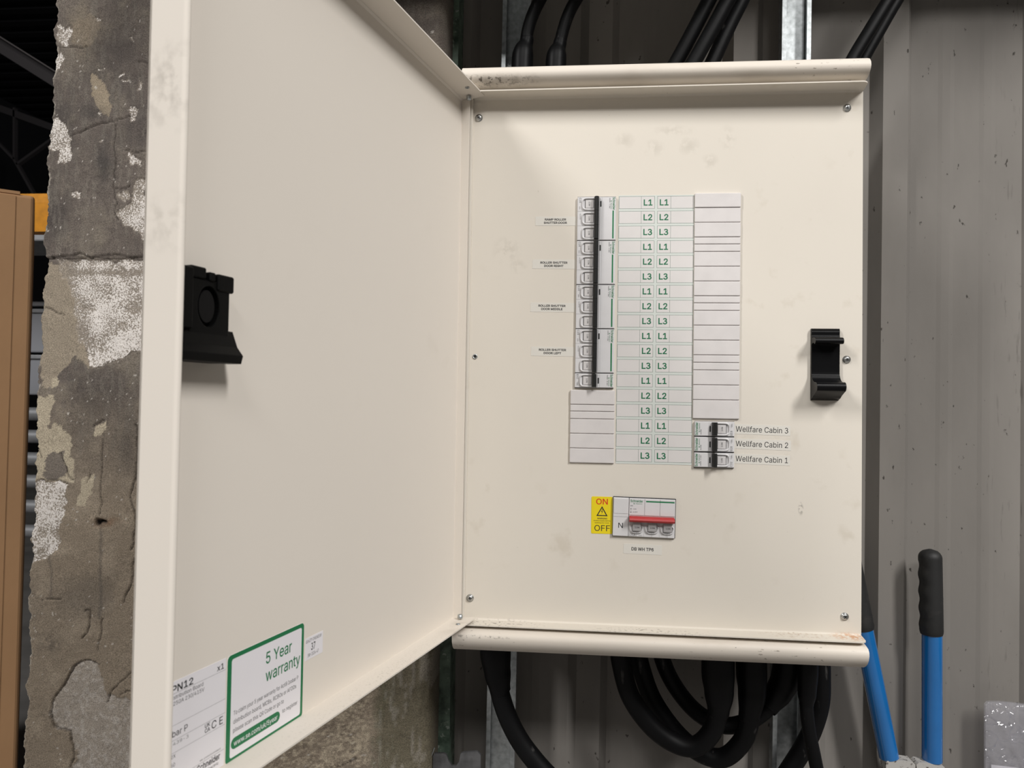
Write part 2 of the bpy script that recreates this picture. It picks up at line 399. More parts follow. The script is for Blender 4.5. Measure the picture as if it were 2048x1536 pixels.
GLYPH = {
    'A': '240|8,0 44,0 68,71 172,71 198,0 231,0 138,254 100,254|78,99 94,150 98,159 120,228 135,175 162,99',
    'B': '228|30,0 127,0 152,2 172,8 182,14 188,18 200,32 207,50 209,66 208,84 205,94 197,108 182,123 170,129 157,131 170,138 182,145 188,150 196,166 198,174 199,197 194,212 186,228 174,240 156,249 134,254 30,254|62,29 62,115 141,114 158,106 170,95 176,80 178,62 175,52 172,46 160,36 148,31 138,29|62,143 62,226 122,226 140,224 150,219 158,212 165,202 168,192 168,180 164,166 152,153 146,148 128,143',
    'C': '255|130,-3 150,-2 171,2 188,9 202,19 215,32 224,44 232,62 236,79 204,80 198,62 195,56 178,39 168,34 148,27 136,26 120,27 102,32 82,45 68,62 58,82 54,98 52,109 52,145 54,158 62,182 75,202 82,210 100,220 112,226 131,228 150,226 164,223 182,212 198,192 204,174 236,174 232,194 224,210 215,223 202,236 194,241 174,251 162,255 136,258 117,257 88,249 74,242 51,222 35,198 28,182 23,160 20,132 21,106 28,74 42,46 52,32 62,21 74,12 88,6 104,0',
    'D': '251|30,0 114,0 146,4 176,15 194,29 209,46 218,60 224,75 227,90 231,124 230,148 224,180 218,196 202,220 190,231 162,246 145,252 118,254 30,254|62,29 62,226 126,225 138,223 160,214 168,209 184,192 192,174 198,154 200,132 198,101 194,86 184,64 168,46 161,41 137,31 124,29',
    'E': '209|30,0 188,0 188,29 62,29 62,114 178,114 178,143 62,143 62,226 186,226 186,254 30,254',
    'F': '205|30,0 62,0 62,111 173,111 173,139 62,139 62,226 185,226 185,254 30,254',
    'G': '260|130,-3 150,-3 170,2 188,9 204,20 219,35 230,54 236,70 239,96 239,128 141,128 141,100 207,100 207,89 202,70 193,54 184,44 172,36 156,29 137,26 122,27 110,30 92,38 82,45 68,62 58,82 54,98 52,109 52,145 54,156 62,182 68,194 82,210 92,216 109,224 120,227 140,228 152,226 174,217 188,204 194,196 204,174 237,174 231,196 225,208 221,215 201,236 188,245 169,252 134,258 116,257 88,250 74,242 62,233 52,224 42,210 28,182 23,160 20,132 21,106 27,76 42,44 62,21 84,8 104,0',
    'H': '258|30,0 62,0 62,116 196,116 196,0 228,0 228,254 196,254 196,144 62,144 62,254 30,254',
    'I': '150|16,0 135,0 135,29 91,29 91,226 135,226 135,254 16,254 16,226 59,226 59,29 16,29',
    'J': '198|88,-3 109,-2 124,2 136,8 146,14 152,21 156,26 164,41 167,55 168,69 168,254 136,254 136,70 133,52 125,38 112,28 103,26 90,25 74,28 66,32 60,38 52,52 49,70 49,86 17,86 18,55 22,40 28,26 40,14 52,6 75,-2',
    'K': '233|30,0 62,0 62,84 99,122 186,0 224,0 122,144 224,254 182,254 87,152 84,147 78,142 62,121 62,254 30,254',
    'L': '196|30,0 181,0 181,29 62,29 62,254 30,254',
    'M': '314|30,0 61,0 61,170 60,218 84,146 143,0 172,0 228,146 253,216 252,0 284,0 284,254 238,254 176,94 158,37 138,96 76,254 30,254',
    'N': '262|30,0 62,0 62,171 60,214 100,146 192,1 232,0 232,254 199,254 199,92 201,40 182,74 179,80 69,253 30,254',
    'O': '267|129,-3 150,-2 178,6 192,12 202,20 216,34 232,56 238,71 244,92 247,122 246,148 243,166 232,196 216,222 192,242 180,249 162,254 137,258 117,257 88,249 74,242 51,222 35,198 28,182 23,160 20,132 21,106 28,74 42,46 52,32 62,21 74,12 84,8 104,0|130,26 113,28 102,32 92,38 74,53 62,72 54,96 52,109 52,145 54,158 62,182 75,202 82,210 92,216 110,224 121,227 136,228 156,225 176,216 183,211 198,194 210,169 214,144 215,123 212,99 208,82 198,60 191,52 183,43 164,32 146,27',
    'P': '222|30,0 62,0 62,93 122,93 134,94 155,98 176,109 186,120 192,127 199,142 204,162 204,186 202,196 196,214 190,224 176,238 166,244 144,252 134,254 30,254|62,121 62,226 127,226 142,222 154,216 161,209 167,202 171,189 172,164 167,146 157,134 148,127 132,122 118,121',
    'Q': '267|200,-24 234,-24 202,19 216,34 226,46 238,71 244,92 247,122 246,148 243,166 232,196 218,218 210,228 192,242 180,249 162,254 137,258 117,257 88,249 74,242 51,222 35,198 28,182 23,160 20,132 21,106 28,72 42,46 52,32 62,21 74,12 102,1 129,-3 150,-2 178,6|130,26 113,28 102,32 92,38 74,53 62,72 54,96 52,109 52,145 54,158 62,182 75,202 82,210 92,216 110,224 121,227 136,228 156,225 176,216 183,211 198,194 210,169 214,144 215,123 212,99 208,82 198,60 184,44 156,80 123,80 160,32 146,27',
    'R': '224|30,0 62,0 62,99 124,99 176,0 214,0 157,104 176,114 190,128 199,144 204,164 205,174 204,188 198,209 191,224 176,240 156,249 134,254 30,254|62,128 62,226 127,226 148,220 164,208 171,191 173,174 171,162 167,150 156,137 150,133 128,128',
    'S': '223|96,-4 128,-4 150,0 162,5 179,16 188,26 198,40 203,58 204,79 201,90 194,104 184,116 174,123 156,132 128,142 102,148 78,158 64,168 58,181 58,198 66,212 72,218 84,224 103,229 125,229 132,228 152,219 163,206 167,198 169,189 200,189 197,208 189,224 186,228 168,244 158,250 138,256 117,258 89,256 77,252 58,244 37,224 32,214 27,198 26,183 29,166 36,152 45,143 61,132 76,124 134,108 152,100 168,88 171,82 173,71 172,62 171,56 166,46 156,37 144,30 122,25 102,25 92,26 82,29 70,35 58,48 53,60 52,68 19,68 20,57 26,40 32,30 42,18 51,12 64,4 75,0',
    'T': '224|96,0 128,0 128,226 208,226 208,254 16,254 16,226 96,226',
    'U': '259|126,-4 158,-1 184,8 192,14 210,30 222,52 226,64 229,84 229,254 196,254 196,79 192,64 184,50 172,38 158,30 141,26 118,26 100,30 86,38 75,50 69,58 64,72 62,86 62,254 30,254 30,84 32,64 36,52 42,40 49,30 66,14 78,8 100,-1',
    'V': '240|102,0 140,0 231,254 196,254 146,104 142,98 121,27 119,30 99,96 42,254 8,254',
    'W': '343|78,0 115,0 161,171 164,180 171,218 184,160 228,1 265,0 335,254 302,254 260,93 249,48 246,32 236,80 190,254 153,254 113,103 101,54 97,32 95,41 81,103 42,253 8,254',
    'X': '237|9,0 46,0 106,86 118,109 129,90 191,0 228,0 138,130 223,254 187,254 135,180 119,152 112,164 109,168 105,178 52,254 15,254 100,130',
    'Y': '236|102,0 134,0 134,104 228,254 191,254 136,166 133,158 122,140 119,132 114,138 106,157 47,253 8,254 102,104',
    'Z': '219|21,0 200,0 200,29 58,28 76,52 198,230 198,254 20,254 20,226 162,227 137,194 21,24',
    'a': '195|69,-4 90,-4 102,-2 114,4 124,10 132,20 136,26 138,0 168,0 167,146 161,160 151,174 144,180 120,190 109,192 88,192 67,188 52,182 36,170 25,156 20,146 50,137 56,148 70,159 86,164 106,165 117,162 126,158 131,152 137,140 138,126 136,120 132,116 118,113 71,108 50,102 38,97 30,90 18,74 15,52 17,36 24,22 34,11 46,2|79,23 66,26 56,30 51,36 47,42 46,59 52,70 58,75 72,81 124,89 132,92 138,95 138,68 136,58 132,46 126,39 114,29 108,26 95,23',
    'b': '212|104,-4 124,-4 139,0 158,8 174,24 185,42 193,66 195,90 193,123 186,146 174,165 164,175 156,180 138,189 118,192 104,192 92,189 74,178 63,166 60,161 57,160 57,254 26,254 26,0 56,0 56,29 66,18 76,8 92,-1|108,23 86,28 78,34 70,42 66,50 60,67 56,98 62,130 70,146 78,154 88,160 96,164 112,165 126,163 134,160 147,150 155,138 163,115 164,82 163,74 158,58 148,40 140,32 132,28 120,24',
    'c': '198|100,-4 112,-4 125,-2 148,7 152,11 157,13 171,28 177,38 181,50 152,59 146,44 137,34 124,26 110,23 102,23 84,26 72,33 62,44 54,58 50,74 48,92 52,120 54,130 62,144 70,152 78,159 87,162 102,165 118,164 126,161 128,159 132,158 144,147 149,138 151,131 181,138 179,146 170,162 152,178 136,187 112,192 94,192 78,189 58,180 48,173 34,156 26,142 20,123 17,98 18,78 22,55 32,35 41,22 58,8 66,4 80,-2',
    'd': '212|95,-4 115,-3 128,2 135,7 142,14 153,29 156,0 186,0 186,254 155,254 155,160 152,161 146,172 138,178 122,189 108,192 84,191 66,186 48,175 33,158 24,140 18,114 17,90 20,68 26,42 40,22 56,8 74,-1|100,23 87,26 78,29 70,36 62,44 54,59 50,74 48,98 54,130 62,146 72,156 80,160 88,164 104,165 118,163 126,160 132,156 142,146 150,130 154,115 156,92 154,74 150,59 142,42 132,32 126,28 112,24',
    'e': '202|102,-4 118,-4 132,-2 156,10 172,24 180,38 182,45 153,53 149,44 144,38 128,26 114,23 104,23 83,26 68,35 58,48 52,62 48,78 48,85 186,85 184,122 180,137 175,150 162,168 148,180 134,187 112,192 94,192 78,189 58,180 48,173 40,166 33,156 24,135 20,120 17,97 18,78 22,55 28,40 41,22 58,8 66,4 82,-2|48,110 48,114 54,136 62,148 72,157 93,165 112,165 124,160 134,154 146,140 151,128 154,112',
    'f': '127|40,0 71,0 71,164 114,164 114,190 71,190 71,218 76,228 84,235 90,237 104,237 114,234 121,259 114,263 104,265 86,265 74,262 62,256 48,244 42,232 40,218 40,190 3,190 3,164 40,164',
    'g': '213|90,-75 116,-75 137,-71 148,-67 161,-60 175,-46 180,-36 186,-17 186,190 157,190 157,159 153,160 150,166 140,178 122,189 108,192 90,192 76,189 56,180 48,174 34,160 26,146 20,124 18,106 17,92 20,70 23,56 33,34 48,19 56,12 77,4 94,2 112,4 120,5 136,14 148,26 152,33 156,34 155,-14 150,-26 140,-38 124,-46 116,-48 106,-49 88,-48 72,-42 64,-36 51,-20 25,-35 28,-40 40,-55 58,-67 68,-70|94,30 78,34 68,41 62,48 54,60 50,77 48,94 50,116 54,132 58,140 64,148 72,156 80,160 88,164 100,165 117,164 126,160 132,156 140,149 148,138 154,123 156,112 155,76 153,68 146,52 132,38 126,34 112,30',
    'h': '205|26,0 57,0 58,130 67,148 80,159 92,163 104,165 114,164 130,158 142,146 146,136 148,120 148,0 179,0 179,123 177,143 174,152 166,168 154,180 140,188 124,192 102,192 84,186 67,174 57,158 57,254 26,254',
    'i': '83|26,0 57,0 57,190 26,190|41,221 49,222 56,226 60,230 63,237 63,246 60,252 54,259 43,262 30,259 24,252 21,247 21,237 24,230 30,225',
    'j': '83|-5,-71 17,-70 32,-65 45,-54 54,-38 57,-24 57,190 26,190 26,-22 23,-32 16,-40 8,-43 -5,-43|40,221 50,223 56,226 63,238 63,246 58,255 54,259 43,262 30,259 24,252 20,243 24,230 30,225',
    'k': '190|26,0 57,0 57,70 77,89 147,0 186,0 100,108 180,190 142,190 60,106 57,254 26,254',
    'l': '95|67,-1 79,-1 90,1 85,27 82,26 64,27 60,30 57,42 57,254 26,254 26,40 27,31 32,16 42,5 51,2',
    'm': '305|26,0 57,0 57,128 58,134 63,146 72,156 80,160 93,165 108,165 122,160 131,150 136,138 137,132 137,0 168,0 168,130 170,139 174,150 182,157 188,160 202,165 218,165 224,163 235,157 245,146 248,129 248,0 278,0 278,139 274,156 266,172 256,182 242,189 227,193 206,192 194,189 178,181 164,166 158,156 150,174 138,186 124,192 102,193 86,188 74,182 62,168 56,156 56,190 26,190',
    'n': '205|26,0 57,0 58,130 67,148 80,159 92,163 104,165 114,164 130,158 142,146 146,136 148,120 148,0 179,0 178,133 174,152 166,168 154,180 140,188 131,190 124,192 102,192 84,186 70,176 56,156 56,190 26,190',
    'o': '208|100,-4 126,-2 138,2 156,12 168,24 174,32 182,49 188,66 191,90 188,122 180,146 168,164 156,176 138,186 126,190 107,192 80,190 70,186 58,180 41,166 28,148 24,136 20,120 17,98 18,78 22,55 32,35 41,22 58,8 66,4 80,-2|102,23 87,26 78,29 70,36 62,44 54,60 50,77 48,96 54,128 64,148 72,155 83,161 94,164 106,165 120,162 130,159 138,152 146,144 154,128 158,113 160,92 158,74 154,60 144,40 128,28 114,24',
    'p': '212|26,-71 57,-71 57,29 60,28 66,18 76,8 92,-1 104,-4 124,-4 139,0 158,8 174,24 185,42 194,70 195,98 193,123 186,146 174,165 164,175 146,186 128,191 118,192 98,191 76,180 63,166 60,161 56,160 56,190 26,190|108,23 86,28 78,34 70,42 66,50 60,67 56,98 62,130 70,146 78,154 88,160 96,164 112,165 126,163 134,160 147,150 155,138 163,115 164,82 163,74 158,58 148,40 140,32 132,28 120,24',
    'q': '212|155,-71 186,-71 186,190 156,190 156,160 152,161 146,172 138,178 122,189 108,192 89,192 74,189 64,184 48,175 33,158 26,146 20,126 17,98 18,78 23,53 26,42 32,33 49,13 62,4 79,-2 108,-4 120,-2 135,7 148,20 152,28 155,29|100,23 87,26 78,29 70,36 62,44 54,59 50,74 48,98 54,130 62,146 72,156 80,160 88,164 104,165 118,163 126,160 132,156 142,146 150,130 154,115 156,92 154,74 150,59 142,42 132,32 126,28 112,24',
    'r': '130|26,0 57,0 57,126 60,136 70,152 84,160 96,163 110,163 122,161 122,192 97,192 76,184 65,174 58,160 56,190 26,190',
    's': '182|78,-4 104,-4 122,0 138,7 154,20 160,30 165,44 166,60 160,78 146,92 136,98 114,106 87,110 72,116 62,122 56,128 54,140 57,150 70,162 85,166 103,166 116,162 128,152 134,139 162,145 157,158 143,177 134,184 113,191 83,192 67,188 48,180 42,177 33,166 28,158 24,146 23,134 26,120 34,106 42,98 52,92 74,85 105,78 118,74 128,66 134,56 134,50 131,40 116,27 101,23 81,23 62,30 56,35 49,46 47,53 18,47 20,37 26,24 36,14 42,9 54,2 65,-2',
    't': '114|81,-2 94,-2 105,0 107,2 101,27 87,25 76,26 68,30 64,39 63,164 102,164 102,190 63,190 63,236 32,236 32,190 3,190 3,164 32,164 32,44 36,26 40,18 52,5 64,0',
    'u': '205|88,-3 110,0 128,8 143,22 148,34 149,0 179,0 179,190 148,190 148,67 142,48 136,40 126,32 120,28 108,25 93,26 82,28 70,36 62,44 60,53 57,70 57,190 26,190 26,66 28,46 36,28 46,14 58,4 72,-1',
    'v': '195|81,0 114,0 186,190 152,190 112,78 98,30 92,44 82,83 42,190 9,190',
    'w': '284|69,0 99,0 128,98 129,107 141,154 149,127 150,118 159,85 184,1 215,0 272,190 240,190 206,69 199,36 181,108 158,189 126,190 95,79 86,34 84,36 72,90 44,189 11,190',
    'x': '189|10,0 46,0 78,48 94,78 111,48 143,0 179,0 112,95 176,190 141,190 112,146 96,117 50,190 14,190 78,97',
    'y': '195|45,-73 65,-70 72,-68 79,-63 89,-53 96,-44 186,190 152,190 112,78 98,30 92,44 82,83 42,190 9,190 81,0 72,-28 61,-41 56,-44 49,-45 39,-45 32,-43 24,-70 32,-72',
    'z': '190|21,0 169,0 169,28 63,28 66,34 166,164 166,190 24,190 24,161 127,160 21,24',
    '0': '227|110,-3 138,0 148,4 161,11 179,30 186,44 197,72 200,92 203,122 202,149 198,180 186,210 179,224 169,236 152,249 138,254 116,258 99,257 86,254 64,242 54,232 40,210 30,183 26,163 24,132 25,104 30,71 34,55 47,30 64,12 76,5 88,0|111,25 97,28 88,32 75,44 65,60 56,96 55,146 56,160 64,190 75,212 88,223 96,227 115,230 130,228 138,223 148,215 157,204 166,181 168,168 172,123 168,83 164,67 157,52 148,40 136,30 126,26',
    '1': '227|38,0 195,0 195,27 138,27 138,254 98,254 43,213 44,179 106,224 106,27 38,27',
    '2': '227|32,0 195,0 195,28 76,28 148,106 168,128 179,144 188,166 191,188 188,204 184,217 181,224 168,238 152,249 135,255 121,258 110,258 90,255 78,251 62,243 54,236 42,220 34,201 33,181 64,181 64,194 68,206 80,220 86,224 98,228 114,230 132,227 142,222 152,212 157,204 160,196 160,178 154,158 149,154 146,146 117,114 32,24',
    '3': '222|110,-4 117,-4 139,0 162,11 180,27 191,44 197,63 196,86 188,106 174,124 158,140 174,156 183,178 183,200 176,220 160,240 138,251 115,257 88,255 64,247 44,231 33,213 63,204 71,216 86,227 104,231 120,229 132,224 146,210 152,196 150,178 144,166 120,146 92,146 92,116 126,116 136,114 149,105 160,90 161,86 164,73 161,54 149,39 136,30 117,24 96,25 78,32 64,44 56,60 24,52 34,32 53,14 68,4 74,2 91,-3',
    '4': '227|141,0 171,0 171,53 207,53 207,81 171,81 171,159 141,159 141,81 54,81 155,254 123,254 20,80 20,53 141,53',
    '5': '227|98,-3 124,-3 134,-1 154,8 168,18 178,28 184,38 192,56 195,68 195,93 191,112 180,135 164,150 154,158 132,165 106,167 82,160 67,151 75,226 183,226 183,254 48,254 34,126 64,123 78,132 92,136 102,138 124,137 142,128 154,116 158,110 162,98 164,79 162,65 157,52 143,35 132,29 119,25 97,26 80,33 68,45 64,54 61,65 30,65 32,48 36,40 41,30 54,16 60,10 76,3',
    '6': '222|111,-4 138,0 160,12 169,21 178,30 190,54 194,80 190,110 178,134 160,152 138,164 114,168 92,165 76,154 62,136 64,161 72,191 88,218 117,229 138,222 152,196 184,200 174,229 170,234 150,251 118,258 78,250 50,222 34,176 30,124 34,68 48,30 74,5|113,25 96,28 85,34 71,50 65,67 63,84 67,106 76,121 90,133 106,139 122,138 138,132 150,118 152,114 158,102 161,84 160,71 155,54 146,40 130,29',
    '7': '227|48,0 82,0 195,224 195,254 31,254 31,226 162,226 156,210',
    '8': '227|100,-3 128,-3 138,-1 150,2 168,11 180,20 189,30 197,45 200,57 200,81 194,98 186,110 175,122 164,128 150,133 168,141 180,154 185,162 188,172 191,188 190,201 186,216 181,226 172,236 168,240 154,249 135,256 116,258 91,256 72,249 58,240 54,236 45,226 40,216 38,208 35,192 36,179 40,162 46,154 55,144 66,136 76,132 68,131 56,125 42,114 32,96 26,77 26,66 29,47 32,38 42,24 58,11 68,6 80,1|104,25 89,28 78,33 64,46 60,52 58,62 59,84 65,94 74,105 90,114 111,118 136,114 152,105 164,90 168,78 167,56 158,42 148,33 142,30 123,25|106,145 88,150 81,155 72,164 68,175 66,186 68,198 72,210 78,218 88,225 104,230 124,230 138,225 152,213 158,198 160,190 158,178 154,166 141,152 124,146',
    '9': '222|106,-4 146,4 174,32 190,78 194,130 190,186 176,224 150,249 113,258 86,254 64,242 55,233 46,224 34,200 30,174 34,144 46,120 64,102 86,90 110,86 132,89 148,100 162,118 160,93 152,63 136,36 107,25 86,32 72,58 40,54 50,24 54,20 74,3|114,115 99,117 86,122 80,129 74,136 66,152 63,170 64,183 69,200 78,214 94,225 109,229 128,226 139,220 144,215 153,204 159,186 161,170 157,148 148,133 134,121 118,115',
    '.': '94|42,-2 56,-1 66,6 70,13 71,21 69,30 62,38 55,42 38,42 30,36 26,28 26,12 32,4',
    ',': '94|19,-60 42,-60 68,36 34,36',
    '/': '125|7,-38 36,-38 117,266 89,266',
    '-': '227|57,94 168,94 168,122 57,122',
    '~': '227|149,68 170,71 179,76 186,82 193,92 199,106 200,126 172,126 171,112 164,102 154,96 145,96 134,101 110,121 100,128 84,133 64,132 50,127 39,118 30,104 26,86 26,75 54,75 54,83 60,98 72,105 80,105 90,102 96,98 110,85 130,72',
    ' ': '94',
}
GC = {}
CAPH = 254.0


def glyphs(string, bold):
    """outlines of the letters above laid out as one filled flat mesh, capital height 1"""
    key = (string, bold)
    if key in GC:
        return GC[key]
    cu = bpy.data.curves.new('g', 'CURVE')
    cu.dimensions = '2D'
    cu.fill_mode = 'FRONT'
    cu.offset = bold
    x = 0
    for ch in string:
        parts = GLYPH[ch].split('|')
        for c in parts[1:]:
            if not c:
                continue
            pts = [tuple(map(int, p.split(','))) for p in c.split()]
            sp = cu.splines.new('POLY')
            sp.points.add(len(pts) - 1)
            for q, p in zip(sp.points, pts):
                q.co = ((x + p[0]) / CAPH, p[1] / CAPH, 0, 1)
            sp.use_cyclic_u = True
        x += int(parts[0])
    o = bpy.data.objects.new('g', cu)
    COL.objects.link(o)
    dg = bpy.context.evaluated_depsgraph_get()
    me = bpy.data.meshes.new_from_object(o.evaluated_get(dg))
    vs = [(v.co.x, v.co.y) for v in me.vertices]
    fs = [tuple(p.vertices) for p in me.polygons]
    bpy.data.objects.remove(o)
    bpy.data.curves.remove(cu)
    bpy.data.meshes.remove(me)
    x0 = min([v[0] for v in vs] or [0])
    x1 = max([v[0] for v in vs] or [1])
    GC[key] = (vs, fs, x0, x1)
    return GC[key]


def empty(name, loc=(0, 0, 0), rot=(0, 0, 0)):
    o = bpy.data.objects.new(name, None)
    o.empty_display_size = .02
    COL.objects.link(o)
    o.location = loc
    o.rotation_euler = rot
    return o


def tag(o, label, cat, group=None, kind=None):
    if label:
        o['label'] = label
    if cat:
        o['category'] = cat
    if group:
        o['group'] = group
    if kind:
        o['kind'] = kind
    return o


def copy_tree(o, parent=None):
    c = o.copy()
    COL.objects.link(c)
    c.parent = parent
    for ch in o.children:
        copy_tree(ch, c)
    return c


def spline(pts, n=8):
    pts = [Vector(p) for p in pts]
    P = [pts[0] * 2 - pts[1]] + pts + [pts[-1] * 2 - pts[-2]]
    out = []
    for i in range(1, len(P) - 2):
        for k in range(n):
            t = k / n
            a, b, c, d = P[i - 1], P[i], P[i + 1], P[i + 2]
            out.append(.5 * ((2 * b) + (c - a) * t + (2 * a - 5 * b + 4 * c - d) * t * t + (3 * b - a - 3 * c + d) * t ** 3))
    out.append(pts[-1])
    return out


TILT = 0.0068   # the building's verticals lean this much against the board

# ------------------------------------------------------------------ setting
# profiled metal cladding behind the board
W_PITCH, CRX = .2145, .1435
prof = []
x = CRX - 3 * W_PITCH
for i in range(8):
    x0 = x + i * W_PITCH
    prof += [(x0 - .013, .228), (x0, .211), (x0 + .035, .211), (x0 + .046, .228),
             (x0 + .084, .228), (x0 + .090, .2272), (x0 + .101, .2272), (x0 + .107, .228),
             (x0 + .142, .228), (x0 + .148, .2272), (x0 + .159, .2272), (x0 + .165, .228)]
b = MB()
n = len(prof)
zs = [-1.5, 1.6]
vs = [(p[0] + z * TILT, p[1] + k, z) for k in (0, .004) for z in zs for p in prof]
fs = [(i, i + 1, n + i + 1, n + i) for i in range(n - 1)] + [(2 * n + i, 3 * n + i, 3 * n + i + 1, 2 * n + i + 1) for i in range(n - 1)]
b.add(vs, fs, m_clad)
o = b.build('wall_back')
tag(o, 'grey profiled metal cladding wall behind the board', 'wall', kind='structure')
b = MB()
b.box(-9, 3, -6, 14, -1.62, -1.5, m_floor)
tag(b.build('floor'), 'grey concrete floor', 'floor', kind='structure')
b = MB()
for i in range(70):
    y = -5.5 + i * .28
    b.box(-9, 3, y, y + .12, 4.3, 4.35, m_roof)
b.box(-9, 3, -6, 14, 4.35, 4.4, m_roof)
tag(b.build('ceiling'), 'dark corrugated warehouse roof', 'ceiling', kind='structure')
b = MB()
b.box(-9, 3, 13.6, 13.7, -1.5, 4.35, m_roof)
tag(b.build('wall_far'), 'dark far wall of the warehouse', 'wall', kind='structure')
b = MB()
b.box(-9.1, -9, -6, 13.7, -1.5, 4.35, m_roof)
tag(b.build('wall_left'), 'dark side wall of the warehouse', 'wall', kind='structure')


# ------------------------------------------------------------------ concrete pillar with peeling coats
def vnoise(X, Z, sc, seed):
    rng = np.random.RandomState(seed)
    G = rng.rand(256, 256)
    x = X * sc + 100
    z = Z * sc + 100
    xi = np.floor(x).astype(int)
    zi = np.floor(z).astype(int)
    fx = x - xi
    fz = z - zi
    fx = fx * fx * (3 - 2 * fx)
    fz = fz * fz * (3 - 2 * fz)
    g = lambda a, c: G[a % 256, c % 256]
    return (g(xi, zi) * (1 - fx) * (1 - fz) + g(xi + 1, zi) * fx * (1 - fz) + g(xi, zi + 1) * (1 - fx) * fz + g(xi + 1, zi + 1) * fx * fz)


def fbm(X, Z, sc, seed, octs=5):
    r = 0
    a = .5
    t = 0
    for i in range(octs):
        r = r + a * vnoise(X, Z, sc * 2 ** i, seed + i * 7)
        t += a
        a *= .55
    return r / t


PY = .10
edge_px = [(113, 0), (112, 50), (110, 100), (109, 140), (106, 180), (105, 210), (102, 260), (100, 290), (98, 330), (97, 370), (95, 400), (93, 430),
           (91, 470), (93, 500), (95, 520), (90, 555), (88, 590), (84, 630), (82, 670), (77, 730), (75, 770), (73, 800), (76, 840), (73, 870), (72, 920),
           (70, 960), (66, 985), (64, 1030), (61, 1060), (59, 1110), (57, 1160), (56, 1200), (53, 1270), (58, 1300), (56, 1340), (51, 1370), (56, 1400),
           (50, 1430), (47, 1480), (47, 1536)]
ew = [at(a, c, PY) for a, c in edge_px]
ez = np.array([p.z for p in ew][::-1])
exx = np.array([p.x for p in ew][::-1])
XR = -.056
zrows = np.concatenate([np.arange(-1.5, -.93, .03), np.arange(-.93, .26, .0019), np.arange(.27, 1.6, .05)])
fine = np.linspace(0, 1, 112)
coarse = np.linspace(0, 1, 120)
rows = []
_z = zrows[:, None]
rag = ((fbm(_z * 0 + 3.3, _z, 26, 5, 3) - .5) * .012 + (fbm(_z * 0 + 7.7, _z, 120, 8, 4) - .5) * .0075)[:, 0]
for z, rg in zip(zrows, rag):
    xl = np.interp(z, ez, exx) + rg
    rows.append(np.concatenate([xl + (-.468 - xl) * fine, (-.468 + (XR + z * TILT * .5 + .468) * coarse)[1:]]))
XX = np.array(rows)
ZZ = np.repeat(zrows[:, None], XX.shape[1], 1)
nx = XX.shape[1]
# work in photo pixels for the traced patches
Mi = EUL.to_matrix().transposed()
dx = XX - CAM.x
dy = PY - CAM.y
dz = ZZ - CAM.z
cx_ = Mi[0][0] * dx + Mi[0][1] * dy + Mi[0][2] * dz
cy_ = Mi[1][0] * dx + Mi[1][1] * dy + Mi[1][2] * dz
cz_ = Mi[2][0] * dx + Mi[2][1] * dy + Mi[2][2] * dz
PXX = 1024 + FPX * cx_ / -cz_
PYY = 768 - FPX * cy_ / -cz_
wx = (fbm(XX, ZZ, 70, 11, 4) - .5) * 26
wy = (fbm(XX, ZZ, 70, 51, 4) - .5) * 26


def inside(poly, warp=1.0):
    U = PXX + wx * warp
    V = PYY + wy * warp
    r = np.zeros(U.shape, bool)
    m = len(poly)
    for i in range(m):
        x1, y1 = poly[i]
        x2, y2 = poly[(i + 1) % m]
        c = ((y1 > V) != (y2 > V)) & (U < (x2 - x1) * (V - y1) / ((y2 - y1) or 1e-9) + x1)
        r ^= c
    return r.astype(float)


def linedist(pts, warp=.6):
    U = PXX + wx * warp
    V = PYY + wy * warp
    best = np.full(U.shape, 1e9)
    for (x1, y1), (x2, y2) in zip(pts[:-1], pts[1:]):
        L = (x2 - x1) ** 2 + (y2 - y1) ** 2
        t = np.clip(((U - x1) * (x2 - x1) + (V - y1) * (y2 - y1)) / L, 0, 1)
        best = np.minimum(best, np.hypot(U - x1 - t * (x2 - x1), V - y1 - t * (y2 - y1)))
    return best


def blob(cx, cy, rx, ry):
    return np.exp(-(((PXX + wx - cx) / rx) ** 2 + ((PYY + wy - cy) / ry) ** 2))


n1 = fbm(XX, ZZ, 9, 1)
n2 = fbm(XX, ZZ, 40, 2)
n3 = fbm(XX, ZZ, 190, 3, 3)
nv = fbm(XX * 3, ZZ * .6, 60, 4, 4)
col = np.zeros(XX.shape + (3,))


def C(r, g, b_):
    return np.array(lin((r, g, b_)))


def mixc(mask, c):
    global col
    col = col * (1 - mask[..., None]) + c * mask[..., None]


low = np.clip((PYY - 760) / 260, 0, 1)
col[:] = C(98, 90, 84)
mixc(np.clip((n2 - .45) * 3 + (n1 - .5) * 2, 0, 1) * .75, C(120, 112, 101))
mixc(np.clip((.50 - n1) * 5 + (nv - .5) * 1.5, 0, 1) * .75, C(68, 63, 61))
mixc(low, C(134, 122, 107))
mixc(low * np.clip((n2 - .48) * 4, 0, 1) * .7, C(150, 138, 122))
mixc(low * np.clip((.46 - n1) * 5, 0, 1) * .7, C(108, 99, 89))
mixc(blob(168, 62, 26, 45) * .8, C(128, 117, 101))
mixc(np.clip((nv - .53) * 6, 0, 1) * .45 * (1 - low), C(124, 117, 108))
mixc(inside([(184, 150), (196, 156), (212, 176), (222, 190), (219, 203), (225, 212), (217, 236), (206, 226), (192, 208), (184, 190)], .5) * .9, C(150, 137, 118))
mixc(inside([(150, 60), (160, 38), (182, 24), (196, 32), (198, 62), (190, 88), (168, 100), (150, 92)], .9) * .55, C(134, 122, 106))
mixc(np.clip(1 - (XX - XX[:, :1]) / .0035 + (n3 - .5) * 2, 0, 1) * (n2 > .42) * .8, C(172, 165, 154))
mixc((fbm(XX, ZZ, 260, 77, 3) > .835) * .8, C(190, 184, 176))
mixc(blob(185, 228, 30, 18) * .7, C(66, 62, 60))
